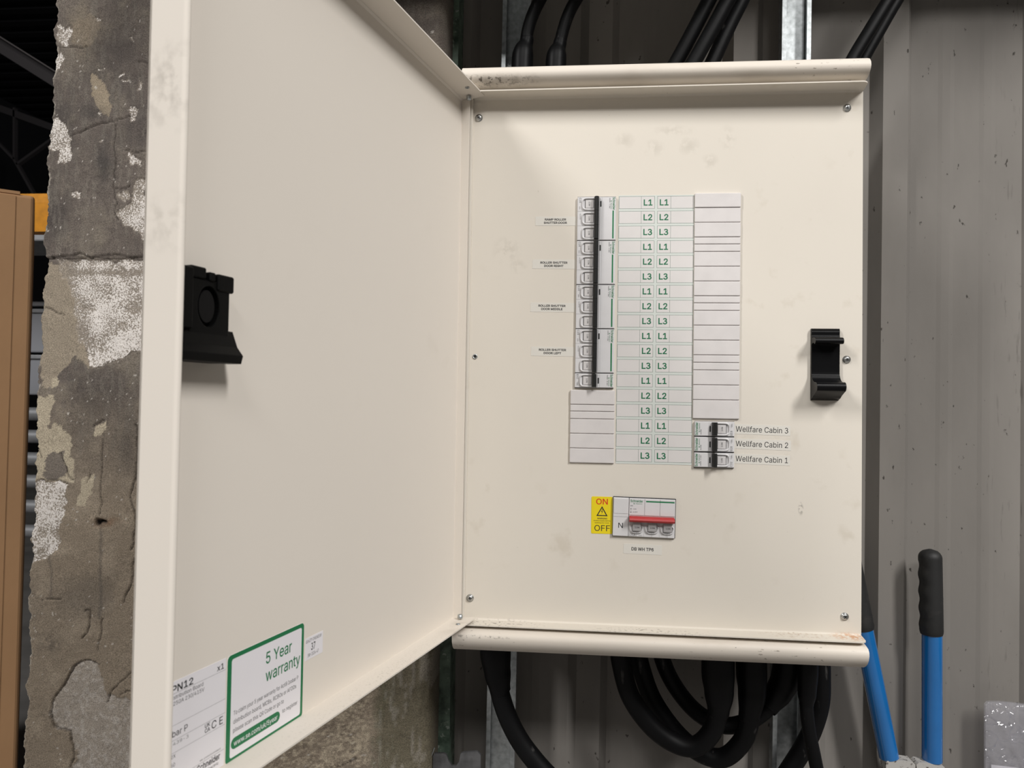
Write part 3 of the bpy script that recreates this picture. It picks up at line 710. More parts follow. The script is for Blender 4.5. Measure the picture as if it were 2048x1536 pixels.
mixc(blob(210, 330, 16, 40) * .8, C(58, 55, 54))
mixc(blob(255, 895, 22, 60) * .6, C(80, 74, 69))
mixc(blob(250, 100, 50, 40) * .6, C(72, 66, 63))
beige = [[(80, 522), (130, 535), (150, 560), (165, 690), (178, 742), (150, 715), (128, 735), (105, 770), (80, 775), (80, 600)]]
for p in beige:
    mixc(inside(p) * .9, C(146, 135, 119))
lightb = [[(70, 800), (108, 790), (100, 840), (95, 865), (122, 845), (140, 870), (145, 960), (132, 968), (95, 960), (66, 960)], [(186, 852), (213, 842), (212, 858), (200, 871), (184, 870)],
          [(165, 957), (190, 950), (186, 990), (178, 1012), (150, 1005), (160, 985)], [(105, 755), (118, 750), (116, 770), (104, 775)]]
for p in lightb:
    mixc(inside(p) * .9, C(172, 161, 141))
mixc(inside([(100, 905), (128, 905), (130, 955), (98, 958), (82, 955)]), C(112, 104, 96))
white = [[(113, 55), (120, 48), (126, 60), (135, 55), (150, 62), (152, 72), (138, 80), (136, 95), (128, 98), (120, 90), (116, 70)],
         [(110, 105), (126, 108), (127, 135), (115, 145), (104, 135)],
         [(100, 235), (115, 232), (122, 245), (135, 252), (145, 270), (143, 290), (140, 312), (138, 325), (118, 328), (112, 305), (98, 292)],
         [(258, 220), (268, 213), (272, 225), (268, 245), (260, 243)], [(279, 155), (284, 165), (283, 178), (274, 178)], [(195, 33), (201, 35), (200, 43), (194, 42)],
         [(255, 305), (270, 308), (285, 318), (280, 330), (265, 332), (258, 325)], [(148, 385), (160, 387), (160, 397), (150, 398)],
         [(275, 360), (285, 355), (296, 370), (296, 485), (280, 470), (262, 455), (250, 450), (237, 430), (245, 415), (262, 405), (268, 380)],
         [(238, 385), (258, 380), (262, 395), (250, 405), (240, 395)],
         [(118, 522), (160, 520), (200, 524), (240, 522), (318, 521), (334, 560), (316, 610), (338, 650), (305, 694), (250, 715), (215, 728), (190, 738), (178, 735), (172, 705), (160, 680), (150, 650), (148, 600), (135, 565), (118, 545)],
         [(60, 962), (110, 962), (132, 970), (128, 1000), (122, 1050), (118, 1070), (128, 1085), (120, 1100), (90, 1120), (58, 1126)],
         [(195, 225), (203, 222), (201, 214), (206, 230)], [(200, 285), (207, 282), (206, 290)], [(236, 152), (247, 146), (248, 150), (240, 154)], [(241, 158), (254, 158), (252, 163), (244, 163)],
         [(155, 220), (163, 221), (158, 224)], [(194, 142), (214, 134), (206, 140), (196, 146)], [(264, 78), (270, 80), (268, 84)], [(282, 202), (288, 206), (284, 209)]]
wm = np.zeros(XX.shape)
for p in white:
    wm = np.maximum(wm, inside(p, .8))
band = np.clip(1 - np.abs(PYY - 545) / 9, 0, 1)
cover = .74 - .34 * band - .22 * np.clip((195 - PXX) / 60, 0, 1) * (PYY > 520) * (PYY < 740) + (n2 - .5) * .9
cover = wm * np.clip(cover, .12, .97)
mixc(wm * .8, C(142, 133, 122))
pale = inside([(172, 1318), (150, 1330), (125, 1370), (110, 1395), (103, 1430), (105, 1450), (140, 1460), (152, 1490), (152, 1560), (170, 1640), (300, 1700), (352, 1600), (330, 1500), (345, 1440), (250, 1400), (215, 1390), (200, 1330)])
mixc(pale * .75, C(158, 150, 141))
mixc(pale * np.clip((n3 - .5) * 6, 0, 1) * .6, C(180, 173, 166))
# the side beyond the door: speckled render, then green algae and grey flakes to the edge
alg = np.clip((PXX + wx * 1.2 - 742) / 22, 0, 1) * np.clip((PYY - 1010 + wy * 4) / 170, 0, 1)
mixc(alg * .9, C(100, 94, 78))
mixc(alg * np.clip((nv - .5) * 6, 0, 1) * np.clip((800 - PXX) / 60, 0, 1) * .8, C(86, 92, 62))
mixc(alg * np.clip((nv - .57) * 9, 0, 1) * .7, C(138, 132, 122))
spk = np.clip((PXX + wx * 2 - 470) / 120, 0, 1) * np.clip((750 - PXX - wx) / 16, 0, 1) * np.clip((PYY - 1000 + wy * 4) / 220, 0, 1)
n4 = fbm(XX, ZZ, 330, 31, 2)
mixc(spk * np.clip((n4 - .50) * 5, 0, 1) * .6, C(190, 178, 156))
mixc(spk * np.clip((.44 - n4) * 6, 0, 1) * .5, C(96, 86, 76))
mixc(spk * np.clip((n2 - .5) * 4, 0, 1) * .3, C(158, 146, 126))
# stains and a rusty hole
mixc(np.clip(1 - np.abs(PXX + wx * .3 - 203 + (PYY - 1055) * .02) / 5, 0, 1) * (PYY > 1050) * (PYY < 1240) * .55, C(84, 79, 75))
mixc(np.clip(1 - np.abs(PXX + wx * .3 - 102) / 4, 0, 1) * (PYY > 1110) * (PYY < 1198) * .6, C(88, 83, 78))
mixc(blob(212, 1043, 22, 9) * .6, C(112, 78, 52))
mixc(np.clip(blob(203, 1042, 7, 6) * 1.6, 0, 1), C(22, 16, 12))
mixc(blob(98, 1290, 22, 16) * .5 * (n3 > .45), C(66, 62, 60))
cracks = [[(88, 520), (125, 514), (160, 508), (185, 517), (230, 510), (265, 516), (300, 512)], [(118, 97), (140, 98), (165, 99), (176, 95)],
          [(140, 272), (160, 265), (205, 250), (265, 232)], [(232, 250), (230, 330), (229, 378), (250, 378), (262, 372)], [(253, 300), (272, 304), (296, 303)],
          [(272, 126), (302, 127)], [(232, 380), (233, 430), (238, 440)], [(192, 738), (215, 727), (250, 715), (292, 694)],
          [(170, 1221), (180, 1222), (181, 1250), (176, 1268), (165, 1277)], [(170, 1318), (150, 1332), (125, 1372), (108, 1395), (102, 1430), (105, 1452), (140, 1462), (148, 1500), (144, 1536)],
          [(170, 1318), (200, 1330)], [(270, 1120), (265, 1130), (262, 1165), (248, 1205)], [(205, 1240), (200, 1275), (196, 1300)], [(262, 1345), (225, 1380), (214, 1405)],
          [(262, 1380), (240, 1388)], [(90, 615), (110, 622), (128, 628)], [(184, 852), (200, 842), (206, 840)], [(75, 895), (85, 915)], [(120, 905), (130, 930), (135, 955), (145, 960)],
          [(270, 850), (276, 900), (270, 960), (262, 990), (272, 1050), (262, 1100)], [(82, 962), (110, 960), (135, 968)], [(705, 1500), (708, 1520), (690, 1530), (672, 1534)], [(685, 1455), (686, 1478)],
          [(204, 880), (203, 960), (201, 1030)], [(82, 1200), (120, 1199)], [(180, 950), (175, 965)]]
ck = np.zeros(XX.shape)
for i, c in enumerate(cracks):
    d = linedist(c, .35)
    wdt = 1.7 if i in (0, 9, 8, 11, 19) else 1.15
    ck = np.maximum(ck, np.clip(wdt + .5 - d, 0, 1))
mixc(ck * .6, C(56, 49, 44))
# relief: coats stand proud, cracks and flaked patches lie lower
H = (n1 - .5) * .006 + (n2 - .5) * .002 + (n3 - .5) * .0009 - wm * .0012 - pale * .0016 + (PYY < 515) * (PYY > -50) * .0022 - ck * .0022
H += alg * (nv - .5) * .004
H -= blob(203, 1042, 7, 6) * .008
YY = PY - H
# round the right arris back
rr = np.clip((XX - (XR - .02)) / .02, 0, 1)
YY = YY + rr ** 3 * .012
YY[:, 0] += .006
verts = np.stack([XX, YY, ZZ], -1).reshape(-1, 3)
cols = np.clip(col.reshape(-1, 3), 0, 1)
nz = len(zrows)
ii = (np.arange(nz - 1)[:, None] * nx + np.arange(nx - 1)[None]).ravel()
quads = np.stack([ii, ii + 1, ii + nx + 1, ii + nx], 1)
nb = len(verts)
back = []
for j in range(nz):
    back.append((XX[j, 0] + .002, .42, zrows[j]))
    back.append((XX[j, -1], .207, zrows[j]))
    back.append((XX[j, -1] - .06, .42, zrows[j]))
sq = []
for j in range(nz - 1):
    a, c = nb + 3 * j, nb + 3 * j + 3
    sq += [(j * nx, (j + 1) * nx, c, a), (j * nx + nx - 1, a + 1, c + 1, (j + 1) * nx + nx - 1), (a + 1, a + 2, c + 2, c + 1), (a + 2, a, c, c + 2)]
me = bpy.data.meshes.new('concrete_pillar')
me.from_pydata(verts.tolist() + back, [], quads.tolist() + sq)
ca = me.color_attributes.new('coat', 'FLOAT_COLOR', 'POINT')
full = np.ones((len(verts) + len(back), 4))
full[:len(verts), :3] = cols
full[:len(verts), 3] = cover.reshape(-1)
full[len(verts):, 3] = 0
full[len(verts):, :3] = C(84, 78, 72)
ca.data.foreach_set('color', full.ravel())
me.polygons.foreach_set('use_smooth', [True] * len(me.polygons))
mp_ = bpy.data.materials.new('peeling_render')
mp_.use_nodes = True
nt = mp_.node_tree
bs = nt.nodes['Principled BSDF']
bs.inputs['Roughness'].default_value = .85
bs.inputs['Specular IOR Level'].default_value = .25
at_ = nt.nodes.new('ShaderNodeAttribute')
at_.attribute_name = 'coat'
tc = nt.nodes.new('ShaderNodeTexCoord')
no = nt.nodes.new('ShaderNodeTexNoise')
no.inputs['Scale'].default_value = 620
no.inputs['Detail'].default_value = 6
no.inputs['Roughness'].default_value = .7
nt.links.new(tc.outputs['Object'], no.inputs['Vector'])
r = nt.nodes.new('ShaderNodeMapRange')
r.inputs[1].default_value = .34
r.inputs[2].default_value = .66
r.inputs[3].default_value = .55
r.inputs[4].default_value = 1.42
nt.links.new(no.outputs[0], r.inputs[0])
mu = nt.nodes.new('ShaderNodeVectorMath')
mu.operation = 'SCALE'
nt.links.new(at_.outputs['Color'], mu.inputs[0])
nt.links.new(r.outputs[0], mu.inputs[3])
# flecked remains of white paint: coverage per place, flecks from a fine noise
ns = nt.nodes.new('ShaderNodeTexNoise')
ns.inputs['Scale'].default_value = 480
ns.inputs['Detail'].default_value = 6
ns.inputs['Roughness'].default_value = .65
nt.links.new(tc.outputs['Object'], ns.inputs['Vector'])
ma = nt.nodes.new('ShaderNodeMapRange')
ma.inputs[3].default_value = .72
ma.inputs[4].default_value = .375
nt.links.new(at_.outputs['Alpha'], ma.inputs[0])
sb_ = nt.nodes.new('ShaderNodeMath')
sb_.operation = 'SUBTRACT'
nt.links.new(ns.outputs[0], sb_.inputs[0])
nt.links.new(ma.outputs[0], sb_.inputs[1])
mg = nt.nodes.new('ShaderNodeMath')
mg.operation = 'MULTIPLY'
mg.use_clamp = True
mg.inputs[1].default_value = 14
nt.links.new(sb_.outputs[0], mg.inputs[0])
mw = nt.nodes.new('ShaderNodeMix')
mw.data_type = 'RGBA'
nt.links.new(mg.outputs[0], mw.inputs[0])
nt.links.new(mu.outputs[0], mw.inputs[6])
mw.inputs[7].default_value = (*lin((216, 210, 205)), 1)
nt.links.new(mw.outputs[2], bs.inputs['Base Color'])
bp = nt.nodes.new('ShaderNodeBump')
bp.inputs['Distance'].default_value = .0009
nt.links.new(no.outputs[0], bp.inputs['Height'])
nt.links.new(bp.outputs[0], bs.inputs['Normal'])
me.materials.append(mp_)
o = bpy.data.objects.new('concrete_pillar', me)
COL.objects.link(o)
tag(o, 'broad concrete pillar with peeling grey and white coats, behind the open board door', 'pillar')

# unseen steel ledge added above the frame to shade the cladding
b = MB()
b.box(-.42, .43, -.07, .205, .31, .313, m_galv)
b.box(-.42, .43, -.073, -.07, .28, .313, m_galv)
b.box(.43, 1.6, .055, .205, .31, .313, m_galv)
tag(b.build('shade_ledge_1'), 'unseen steel ledge added above the board to shade the cladding', 'flashing', kind='structure')

# green painted steel edge in the corner between pillar and cladding
b = MB()
zz = [-1.49 + i * .02 for i in range(150)]
rnd = random.Random(3)
outl = []
for z in zz:
    g = max(0, min(1, (-z) / .8))
    outl.append((-.0600 + z * TILT * .6 + (rnd.random() - .5) * .0022 * g, z))
outr = [(-.0475 + z * TILT * -.9 * (1 if z < 0 else -.3), z) for z in zz]
b.prism(outl + outr[::-1], 'y', .163, .206, m_postgreen)
tag(b.build('steel_post'), 'narrow green painted steel post in the gap between pillar and metal cladding', 'post')


# ------------------------------------------------------------------ galvanised strut channels
def channel(x0, x1, label):
    zc = -.35
    e = empty('strut_channel', (0, 0, zc))
    L = .62
    b = MB()
    t = .0022
    pr = [(x0, .181), (x0, .163), (x0 + .006, .163), (x0 + .006, .169), (x0 + .006 - t, .169), (x0 + .006 - t, .1655), (x0 + t, .1655), (x0 + t, .181 - t),
          (x1 - t, .181 - t), (x1 - t, .1655), (x1 - .006 + t, .1655), (x1 - .006 + t, .169), (x1 - .006, .169), (x1 - .006, .163), (x1, .163), (x1, .181)]
    pr = [(p[0], p[1] + .013) for p in pr]
    n = len(pr)
    zz = [-1.12, 1.9]
    vs = [(p[0] + (z + zc) * TILT, p[1], z) for z in zz for p in pr]
    fs = [(i, (i + 1) % n, n + (i + 1) % n, n + i) for i in range(n)]
    b.add(vs, fs, m_galv)
    b.add([vs[i] for i in (0, 7, 8, 15)] + [], [(0, 1, 2, 3)], m_galv)
    b.build('channel', e)
    tag(e, label, 'metal channel', 'strut channels behind the board')


channel(.0148, .0565, 'galvanised steel channel running up the wall behind the board, beside the green post')
channel(.4185, .4590, 'galvanised steel channel behind the right half of the board, far from the pillar')

# ------------------------------------------------------------------ the distribution board
WC, HC = .467, .643
board = empty('distribution_board', (0, 0, 0))
tag(board, 'large cream metal distribution board with its door swung open, on the grey cladding', 'distribution board')
# enclosure body with bull-nosed rails
b = MB()
b.box(-.0075, .4655, .004, .006, -.672, .0265, m_cream)
b.box(-.0075, -.006, .004, .15, -.672, .0265, m_cream)
b.box(.464, .4655, .004, .15, -.672, .0265, m_cream)
b.box(-.0075, .4655, .148, .15, -.672, .0265, m_cream)
b.build('body', board)
b = MB()
top_prof = [(-.002, .0025), (-.018, .0056), (-.0255, .0082), (-.0295, .0120), (-.0312, .0160), (-.0302, .0205), (-.0265, .0252), (-.020, .0287), (-.012, .0303), (0, .0308), (.15, .0308), (.15, .026), (0, .026), (-.002, .022)]
b.prism(top_prof, 'x', -.0095, .4645, m_rail, smooth=False)
o = b.build('top_rail', board)
b = MB()
bot_prof = [(-.002, -.6455), (-.020, -.6468), (-.0280, -.6488), (-.0308, -.6520), (-.0312, -.6560), (-.0296, -.6610), (-.0262, -.6660), (-.0212, -.6702), (-.0150, -.6735), (-.007, -.6755), (0, -.676), (.15, -.676), (.15, -.672), (0, -.672), (-.002, -.668)]
b.prism(bot_prof, 'x', -.0095, .4645, m_rail)
b.build('bottom_rail', board)
for nm in ('top_rail', 'bottom_rail'):
    ob = [c for c in board.children if c.name == nm][0]
    md = ob.modifiers.new('bev', 'BEVEL')
    md.width = .0022
    md.segments = 3
    md.limit_method = 'ANGLE'
    md.angle_limit = math.radians(60)
    for p in ob.data.polygons:
        if abs(p.normal.x) < .5:
            p.use_smooth = True
# front cover with deep top and bottom flanges
b = MB()
b.box(0, WC, 0, .0018, -HC, 0, m_cream)
b.rbox(-.0026, .0012, -.0050, .0018, -HC + .003, -.002, m_cream, .0008)


def flange(z0, z1, d):
    pts = [(0.002, 0)] + [(.001, -d)]
    R_ = .008
    out = [(.001, 0), (.001, -d + .003)]
    xr = WC - .0022
    for k in range(7):
        a = k / 6 * PI / 2
        out.append((xr - R_ + R_ * math.sin(a), -d + R_ - R_ * math.cos(a)))
    out.append((WC, 0))
    return out


b.prism(flange(0, 0, .0262), 'z', -.0014, 0, m_cream)
b.prism(flange(0, 0, .0262), 'z', -HC, -HC + .0014, m_cream)
# small bend radii where the flanges meet the face
for zc_, sg in ((-.0014, -1), (-HC + .0014, 1)):
    pts = [(0, zc_)] + [(-.0022 + .0022 * math.sin(a), zc_ + sg * (.0022 - .0022 * math.cos(a))) for a in [k / 5 * PI / 2 for k in range(6)]]
    b.prism(pts, 'x', .002, WC - .001, m_cream)
b.build('front_cover', board)

SCR = [(.0082, -.025, 30), (.4486, -.0214, 10), (.4492, -.3204, 70), (.0070, -.6162, 15), (.4481, -.6207, 50)]
for sx, sz, ang in SCR:
    b = MB()
    R0 = .0037
    prof_ = [(R0 + .0009, 0), (R0 + .0009, -.0007), (R0 - .0001, -.0009), (R0 - .0004, -.0018), (R0 * .78, -.0026), (R0 * .5, -.0029), (0.0001, -.0030)]
    seg = 24
    vs = []
    for (r_, y_) in prof_:
        for k in range(seg):
            a = 2 * PI * k / seg
            vs.append((sx + r_ * math.cos(a), y_, sz + r_ * math.sin(a)))
    fs = [(i * seg + k, i * seg + (k + 1) % seg, (i + 1) * seg + (k + 1) % seg, (i + 1) * seg + k) for i in range(len(prof_) - 1) for k in range(seg)]
    b.add(vs, fs, m_zinc, True)
    for q in (0, 90):
        a = math.radians(ang + q)
        u = Vector((math.cos(a), 0, math.sin(a)))
        v_ = Vector((-math.sin(a), 0, math.cos(a)))
        L_, W_ = .0021, .00042
        c0 = Vector((sx, -.0031, sz))
        b.add([(c0 + u * i * L_ + v_ * j * W_)[:] for i, j in ((-1, -1), (1, -1), (1, 1), (-1, 1))], [(0, 1, 2, 3)], m_dark)
    b.build('screw', board)
# empty screw hole on the hinge side, ringed
b = MB()
seg = 20
vs = [(.0082 + r_ * math.cos(2 * PI * k / seg), y_, -.3212 + r_ * math.sin(2 * PI * k / seg)) for r_, y_ in ((.0030, -.0001), (.0030, -.0009), (.0019, -.0009), (.0017, -.0002)) for k in range(seg)]
fs = [(i * seg + k, i * seg + (k + 1) % seg, (i + 1) * seg + (k + 1) % seg, (i + 1) * seg + k) for i in range(3) for k in range(seg)]
b.add(vs, fs, m_galv, True)
b.add(vs[3 * seg:], [tuple(range(seg))], m_dark)
b.build('screw_hole', board)
# catch on the cover: black profile with two rolls
b = MB()


def rollprof(base):
    return base


kp = [(0, -.2845), (-.0035, -.2845), (-.0045, -.287), (-.0050, -.2945), (-.012, -.2955), (-.0165, -.2965), (-.0185, -.2985), (-.0188, -.3010), (-.0170, -.3030), (-.0142, -.3034), (-.0120, -.3022),
      (-.0085, -.3020), (-.0055, -.3030), (-.0045, -.306), (-.0042, -.335), (-.0055, -.3405), (-.0090, -.3452), (-.0150, -.3478), (-.0205, -.3482), (-.0240, -.3498), (-.0255, -.3530), (-.0250, -.3568),
      (-.0222, -.3590), (-.0120, -.3635), (-.0080, -.3660), (0, -.3690)]
def smooth2(pts, n=4):
    return [(p.x, p.y) for p in spline([Vector((a, c, 0)) for a, c in pts], n)]


kp = kp[:3] + smooth2(kp[2:-1], 4) + kp[-1:]
b.prism(kp, 'x', .4080, .4400, m_blackgl, smooth=True)
b.prism([(-.0130 + .0052 * math.cos(a), -.2995 + .0040 * math.sin(a)) for a in [k / 28 * 2 * PI for k in range(28)]], 'x', .4096, .4392, m_blackgl, smooth=True)
b.prism([(-.0185 + .0062 * math.cos(a), -.3536 + .0058 * math.sin(a)) for a in [k / 28 * 2 * PI for k in range(28)]], 'x', .4110, .4408, m_blackgl, smooth=True)
b.build('door_catch', board)

# the door: a shallow tray, hinged on the left, local x towards the hinge, -y the inside face, z up
TH = 1.82957
HX, HY = -.01195, -.00642
WD, FD = .4759, .0284
door = MB()
ZT, ZB = -.0043, -.6397
door.box(-WD, 0, 0, .0015, ZB, ZT, m_creamdoor)


def bend(cx, cz, sx_, sz_, r_, x0, x1, ax):
    pass


# top and bottom flanges (slightly splayed), free edge flange with a rolled lip, hinge flange
door.prism([(0, ZT - .0012), (0, ZT + .0012), (-FD, -.0021 + .0012), (-FD, -.0021 - .0002)], 'x', -WD + .0005, 0.002, m_creamdoor)
door.prism([(-.002, ZT - .0012), (0, ZT - .0032), (0, ZT - .0012)], 'x', -WD + .002, 0, m_creamdoor)
door.prism([(0, ZB + .0012), (0, ZB - .0012), (-FD, -.6365 - .0012), (-FD, -.6365 + .0002)], 'x', -WD + .0005, 0.002, m_creamdoor)
fe = [(-WD, .0015)] + [(-WD, 0 - .0005), (-WD, -FD + .004)]
for k in range(7):
    a = k / 6 * PI
    fe.append((-WD + .0022 - .0022 * math.cos(a), -FD + .003 - .003 * math.sin(a)))
fe += [(-WD + .0044, -FD + .006), (-WD + .0028, -FD + .006), (-WD + .0016, -.004), (-WD + .0016, .0015)]
door.prism(fe, 'z', ZB + .0008, ZT - .0008, m_creamdoor)
door.box(-.0015, 0, -.0105, 0, ZB + .001, ZT - .001, m_creamdoor)
d_ob = door.build('door', board)
d_ob.location = (HX, HY, 0)
d_ob.rotation_euler = (0, 0, math.atan2(math.sin(TH), -math.cos(TH)))
for p in d_ob.data.polygons:
    if abs(p.normal.z) < .3 and len(p.vertices) == 4 and p.center.x < -WD + .0046 and p.center.y < -FD + .004:
        p.use_smooth = True
# rivets and holes at the hinge corners
for zz_, xs in ((-.0052, (-.0085,)), (-.6360, (-.0085,))):
    for xq in xs:
        b = MB()
        s_ = -1 if zz_ > -.1 else 1
        b.tube([(xq, -.0125, zz_ + s_ * .0002), (xq, -.0125, zz_ + s_ * .0040), (xq, -.0125, zz_ + s_ * .0048)], [.0032, .0030, .0016], m_galv, 16)
        b.build('hinge_pin', d_ob)
seg = 16
for zz_, s_, yy in ((-.0036, -1, -.0190), (-.6368, 1, -.0190)):
    b = MB()
    vs = [(-.029 + r_ * math.cos(2 * PI * k / seg), yy + r_ * math.sin(2 * PI * k / seg), zz_ + s_ * h_) for r_, h_ in ((.0026, .0), (.0026, .0006), (.0016, .0006), (.0015, 0.0001)) for k in range(seg)]
    fs = [(i * seg + k, i * seg + (k + 1) % seg, (i + 1) * seg + (k + 1) % seg, (i + 1) * seg + k) for i in range(3) for k in range(seg)]
    b.add(vs, fs, m_galv, True)
    b.add(vs[3 * seg:], [tuple(range(seg))], m_dark)
    b.build('flange_eyelet', d_ob)
# latch body on the inside of the free edge
b = MB()
LX0, LX1 = -.4700, -.4135
outline = [(LX0, -.2905), (-.4150, -.2945), (-.4125, -.2970), (-.4125, -.3045), (-.4160, -.3080), (-.4160, -.3275), (-.4130, -.3300), (-.4130, -.3370), (-.4095, -.3420), (-.4090, -.3490), (-.4150, -.3530), (-.4180, -.3535), (LX0, -.3535)]
b.prism([(p[0], p[1]) for p in outline], 'y', -.0085, -.0005, m_black)
# thick upper block with an oval well and a button in it
seg = 32
OCX, OCZ, ORX, ORZ = -.4355, -.3165, .0098, .0135
TX0, TX1, TZ0, TZ1 = -.4530, -.4160, -.3360, -.2990
yt = -.0135
ov, sq_ = [], []
for k in range(seg):
    a = 2 * PI * k / seg
    c_, s_ = math.cos(a), math.sin(a)
    ov.append((OCX + ORX * c_, OCZ + ORZ * s_))
    tx = ((TX1 - OCX) / c_ if c_ > 0 else (TX0 - OCX) / c_) if abs(c_) > 1e-6 else 1e9
    tz = ((TZ1 - OCZ) / s_ if s_ > 0 else (TZ0 - OCZ) / s_) if abs(s_) > 1e-6 else 1e9
    t_ = min(tx, tz)
    sq_.append((OCX + t_ * c_, OCZ + t_ * s_))
vs = [(p[0], -.0080, p[1]) for p in sq_] + [(p[0], yt, p[1]) for p in sq_] + [(p[0], yt, p[1]) for p in ov] + [(p[0], -.0085, p[1]) for p in ov]
b.add(vs, [(i * seg + k, i * seg + (k + 1) % seg, (i + 1) * seg + (k + 1) % seg, (i + 1) * seg + k) for i in range(3) for k in range(seg)], m_black)
b.prism([(OCX - .0012 + .0072 * math.cos(2 * PI * k / seg), OCZ + .0108 * math.sin(2 * PI * k / seg)) for k in range(seg)], 'y', -.0128, -.0085, m_blackgl)
b.rbox(LX0 + .001, TX0 + .001, -.0165, -.008, -.3330, -.2930, m_black, .0012)
b.rbox(TX0, -.4395, -.0150, -.008, -.2990, -.2915, m_black, .0010)
b.rbox(-.4365, -.4310, -.0150, -.008, -.2995, -.2935, m_black, .0008)
b.rbox(-.4285, -.4130, -.0150, -.008, -.3050, -.2935, m_black, .0012)
# flared pull at the bottom
b.prism([(-.0085, -.3305), (-.0120, -.3310), (-.0165, -.3420), (-.0215, -.3480), (-.0200, -.3535), (-.0085, -.3535)], 'x', LX0 + .004, -.4105, m_black)
b.rbox(LX0 + .002, -.4610, -.0185, -.008, -.3400, -.3290, m_black, .0015)
b.build('door_latch', d_ob)
lt = [c for c in d_ob.children if c.name == 'door_latch'][0]
lt['label'] = 'black plastic latch body'
md = lt.modifiers.new('bev', 'BEVEL')
md.width = .0006
md.segments = 2
md.limit_method = 'ANGLE'


# ------------------------------------------------------------------ things fixed to the cover
def logo(b, x, z, L, y, rot, m=None, alignC=False):
    """maker's green lettering, long side L"""
    m = m or m_green
    c, s_ = math.cos(math.radians(rot)), math.sin(math.radians(rot))
    b.text('Schneider', x, z, L * .185, y, m, w=L, rot=rot, bold=.034)
    ox, oz = L * .44, -L * .155
    b.text('Electric', x + ox * c - oz * s_, z + ox * s_ + oz * c, L * .085, y, m, w=L * .50, rot=rot, bold=.01)
    ox, oz = L * .30, -L * .12
    # the looped descender of the mark
    px, pz = x + ox * c - oz * s_, z + ox * s_ + oz * c
    for k in range(10):
        a0, a1 = 2 * PI * k / 10, 2 * PI * (k + 1) / 10
        r0, r1 = L * .032, L * .058
        b.add([(px + r * math.cos(a), y, pz + r * math.sin(a)) for r, a in ((r0, a0), (r1, a0), (r1, a1), (r0, a1))], [(0, 1, 2, 3)], m)


OUT = .0032


def bezel(b, cx, cz, w_, h_, y, m, side):
    """rounded D shaped recess rim; side -1: round end to the left, 1 to the right, 0 down"""
    pts = []
    N = 14
    for k in range(N + 1):
        a = PI / 2 + PI * k / N
        pts.append((math.copysign(abs(math.cos(a)) ** .6, math.cos(a)), math.copysign(abs(math.sin(a)) ** .6, math.sin(a))))
    if side in (-1, 1):
        o_ = [(w_ / 2, h_ / 2)] + [(p[0] * w_ * .5, p[1] * h_ / 2) for p in pts] + [(w_ / 2, -h_ / 2)]
        t = .0011
        i_ = [(w_ / 2, h_ / 2 - t * 1.9)] + [(p[0] * (w_ * .5 - t), p[1] * (h_ / 2 - t * 1.9)) for p in pts] + [(w_ / 2, -h_ / 2 + t * 1.9)]
        if side == 1:
            o_ = [(-p[0], p[1]) for p in o_]
            i_ = [(-p[0], p[1]) for p in i_]
    else:
        o_ = [(w_ / 2, h_ / 2)] + [(-p[1] * w_ * -.5, p[0] * h_ / 2) for p in pts[::-1]] + [(-w_ / 2, h_ / 2)]
        t = .0011
        i_ = [(w_ / 2 - t * 1.6, h_ / 2)] + [(-p[1] * -(w_ / 2 - t * 1.6), p[0] * (h_ / 2 - t)) for p in pts[::-1]] + [(-w_ / 2 + t * 1.6, h_ / 2)]
    n = len(o_)
    L = [[(cx + p[0], y, cz + p[1]) for p in o_], [(cx + p[0] * .97, y - .0016, cz + p[1] * .97) for p in o_], [(cx + p[0], y - .0014, cz + p[1]) for p in i_], [(cx + p[0], y + .0, cz + p[1]) for p in i_]]
    vs = [v for l in L for v in l]
    fs = [(i * n + k, i * n + k + 1, (i + 1) * n + k + 1, (i + 1) * n + k) for i in range(3) for k in range(n - 1)]
    b.add(vs, fs, m, True)
    # ends
    for k in (0, n - 1):
        b.add([L[j][k] for j in range(4)], [(0, 1, 2, 3)], m)


def toggle(b, x0, x1, z0, z1, m, lean=0):
    """nose bar of a breaker standing proud of the face, rounded along its crest"""
    w_ = x1 - x0
    pr = [(x0, -.0005), (x0 + lean * .3, -.007), (x0 + lean + w_ * .12, -.0098), (x0 + lean + w_ * .35, -.0110), (x0 + lean + w_ * .65, -.0110), (x0 + lean + w_ * .88, -.0098), (x1 + lean * .3, -.007), (x1, -.0005)]
    b.prism(pr, 'z', z0, z1, m)


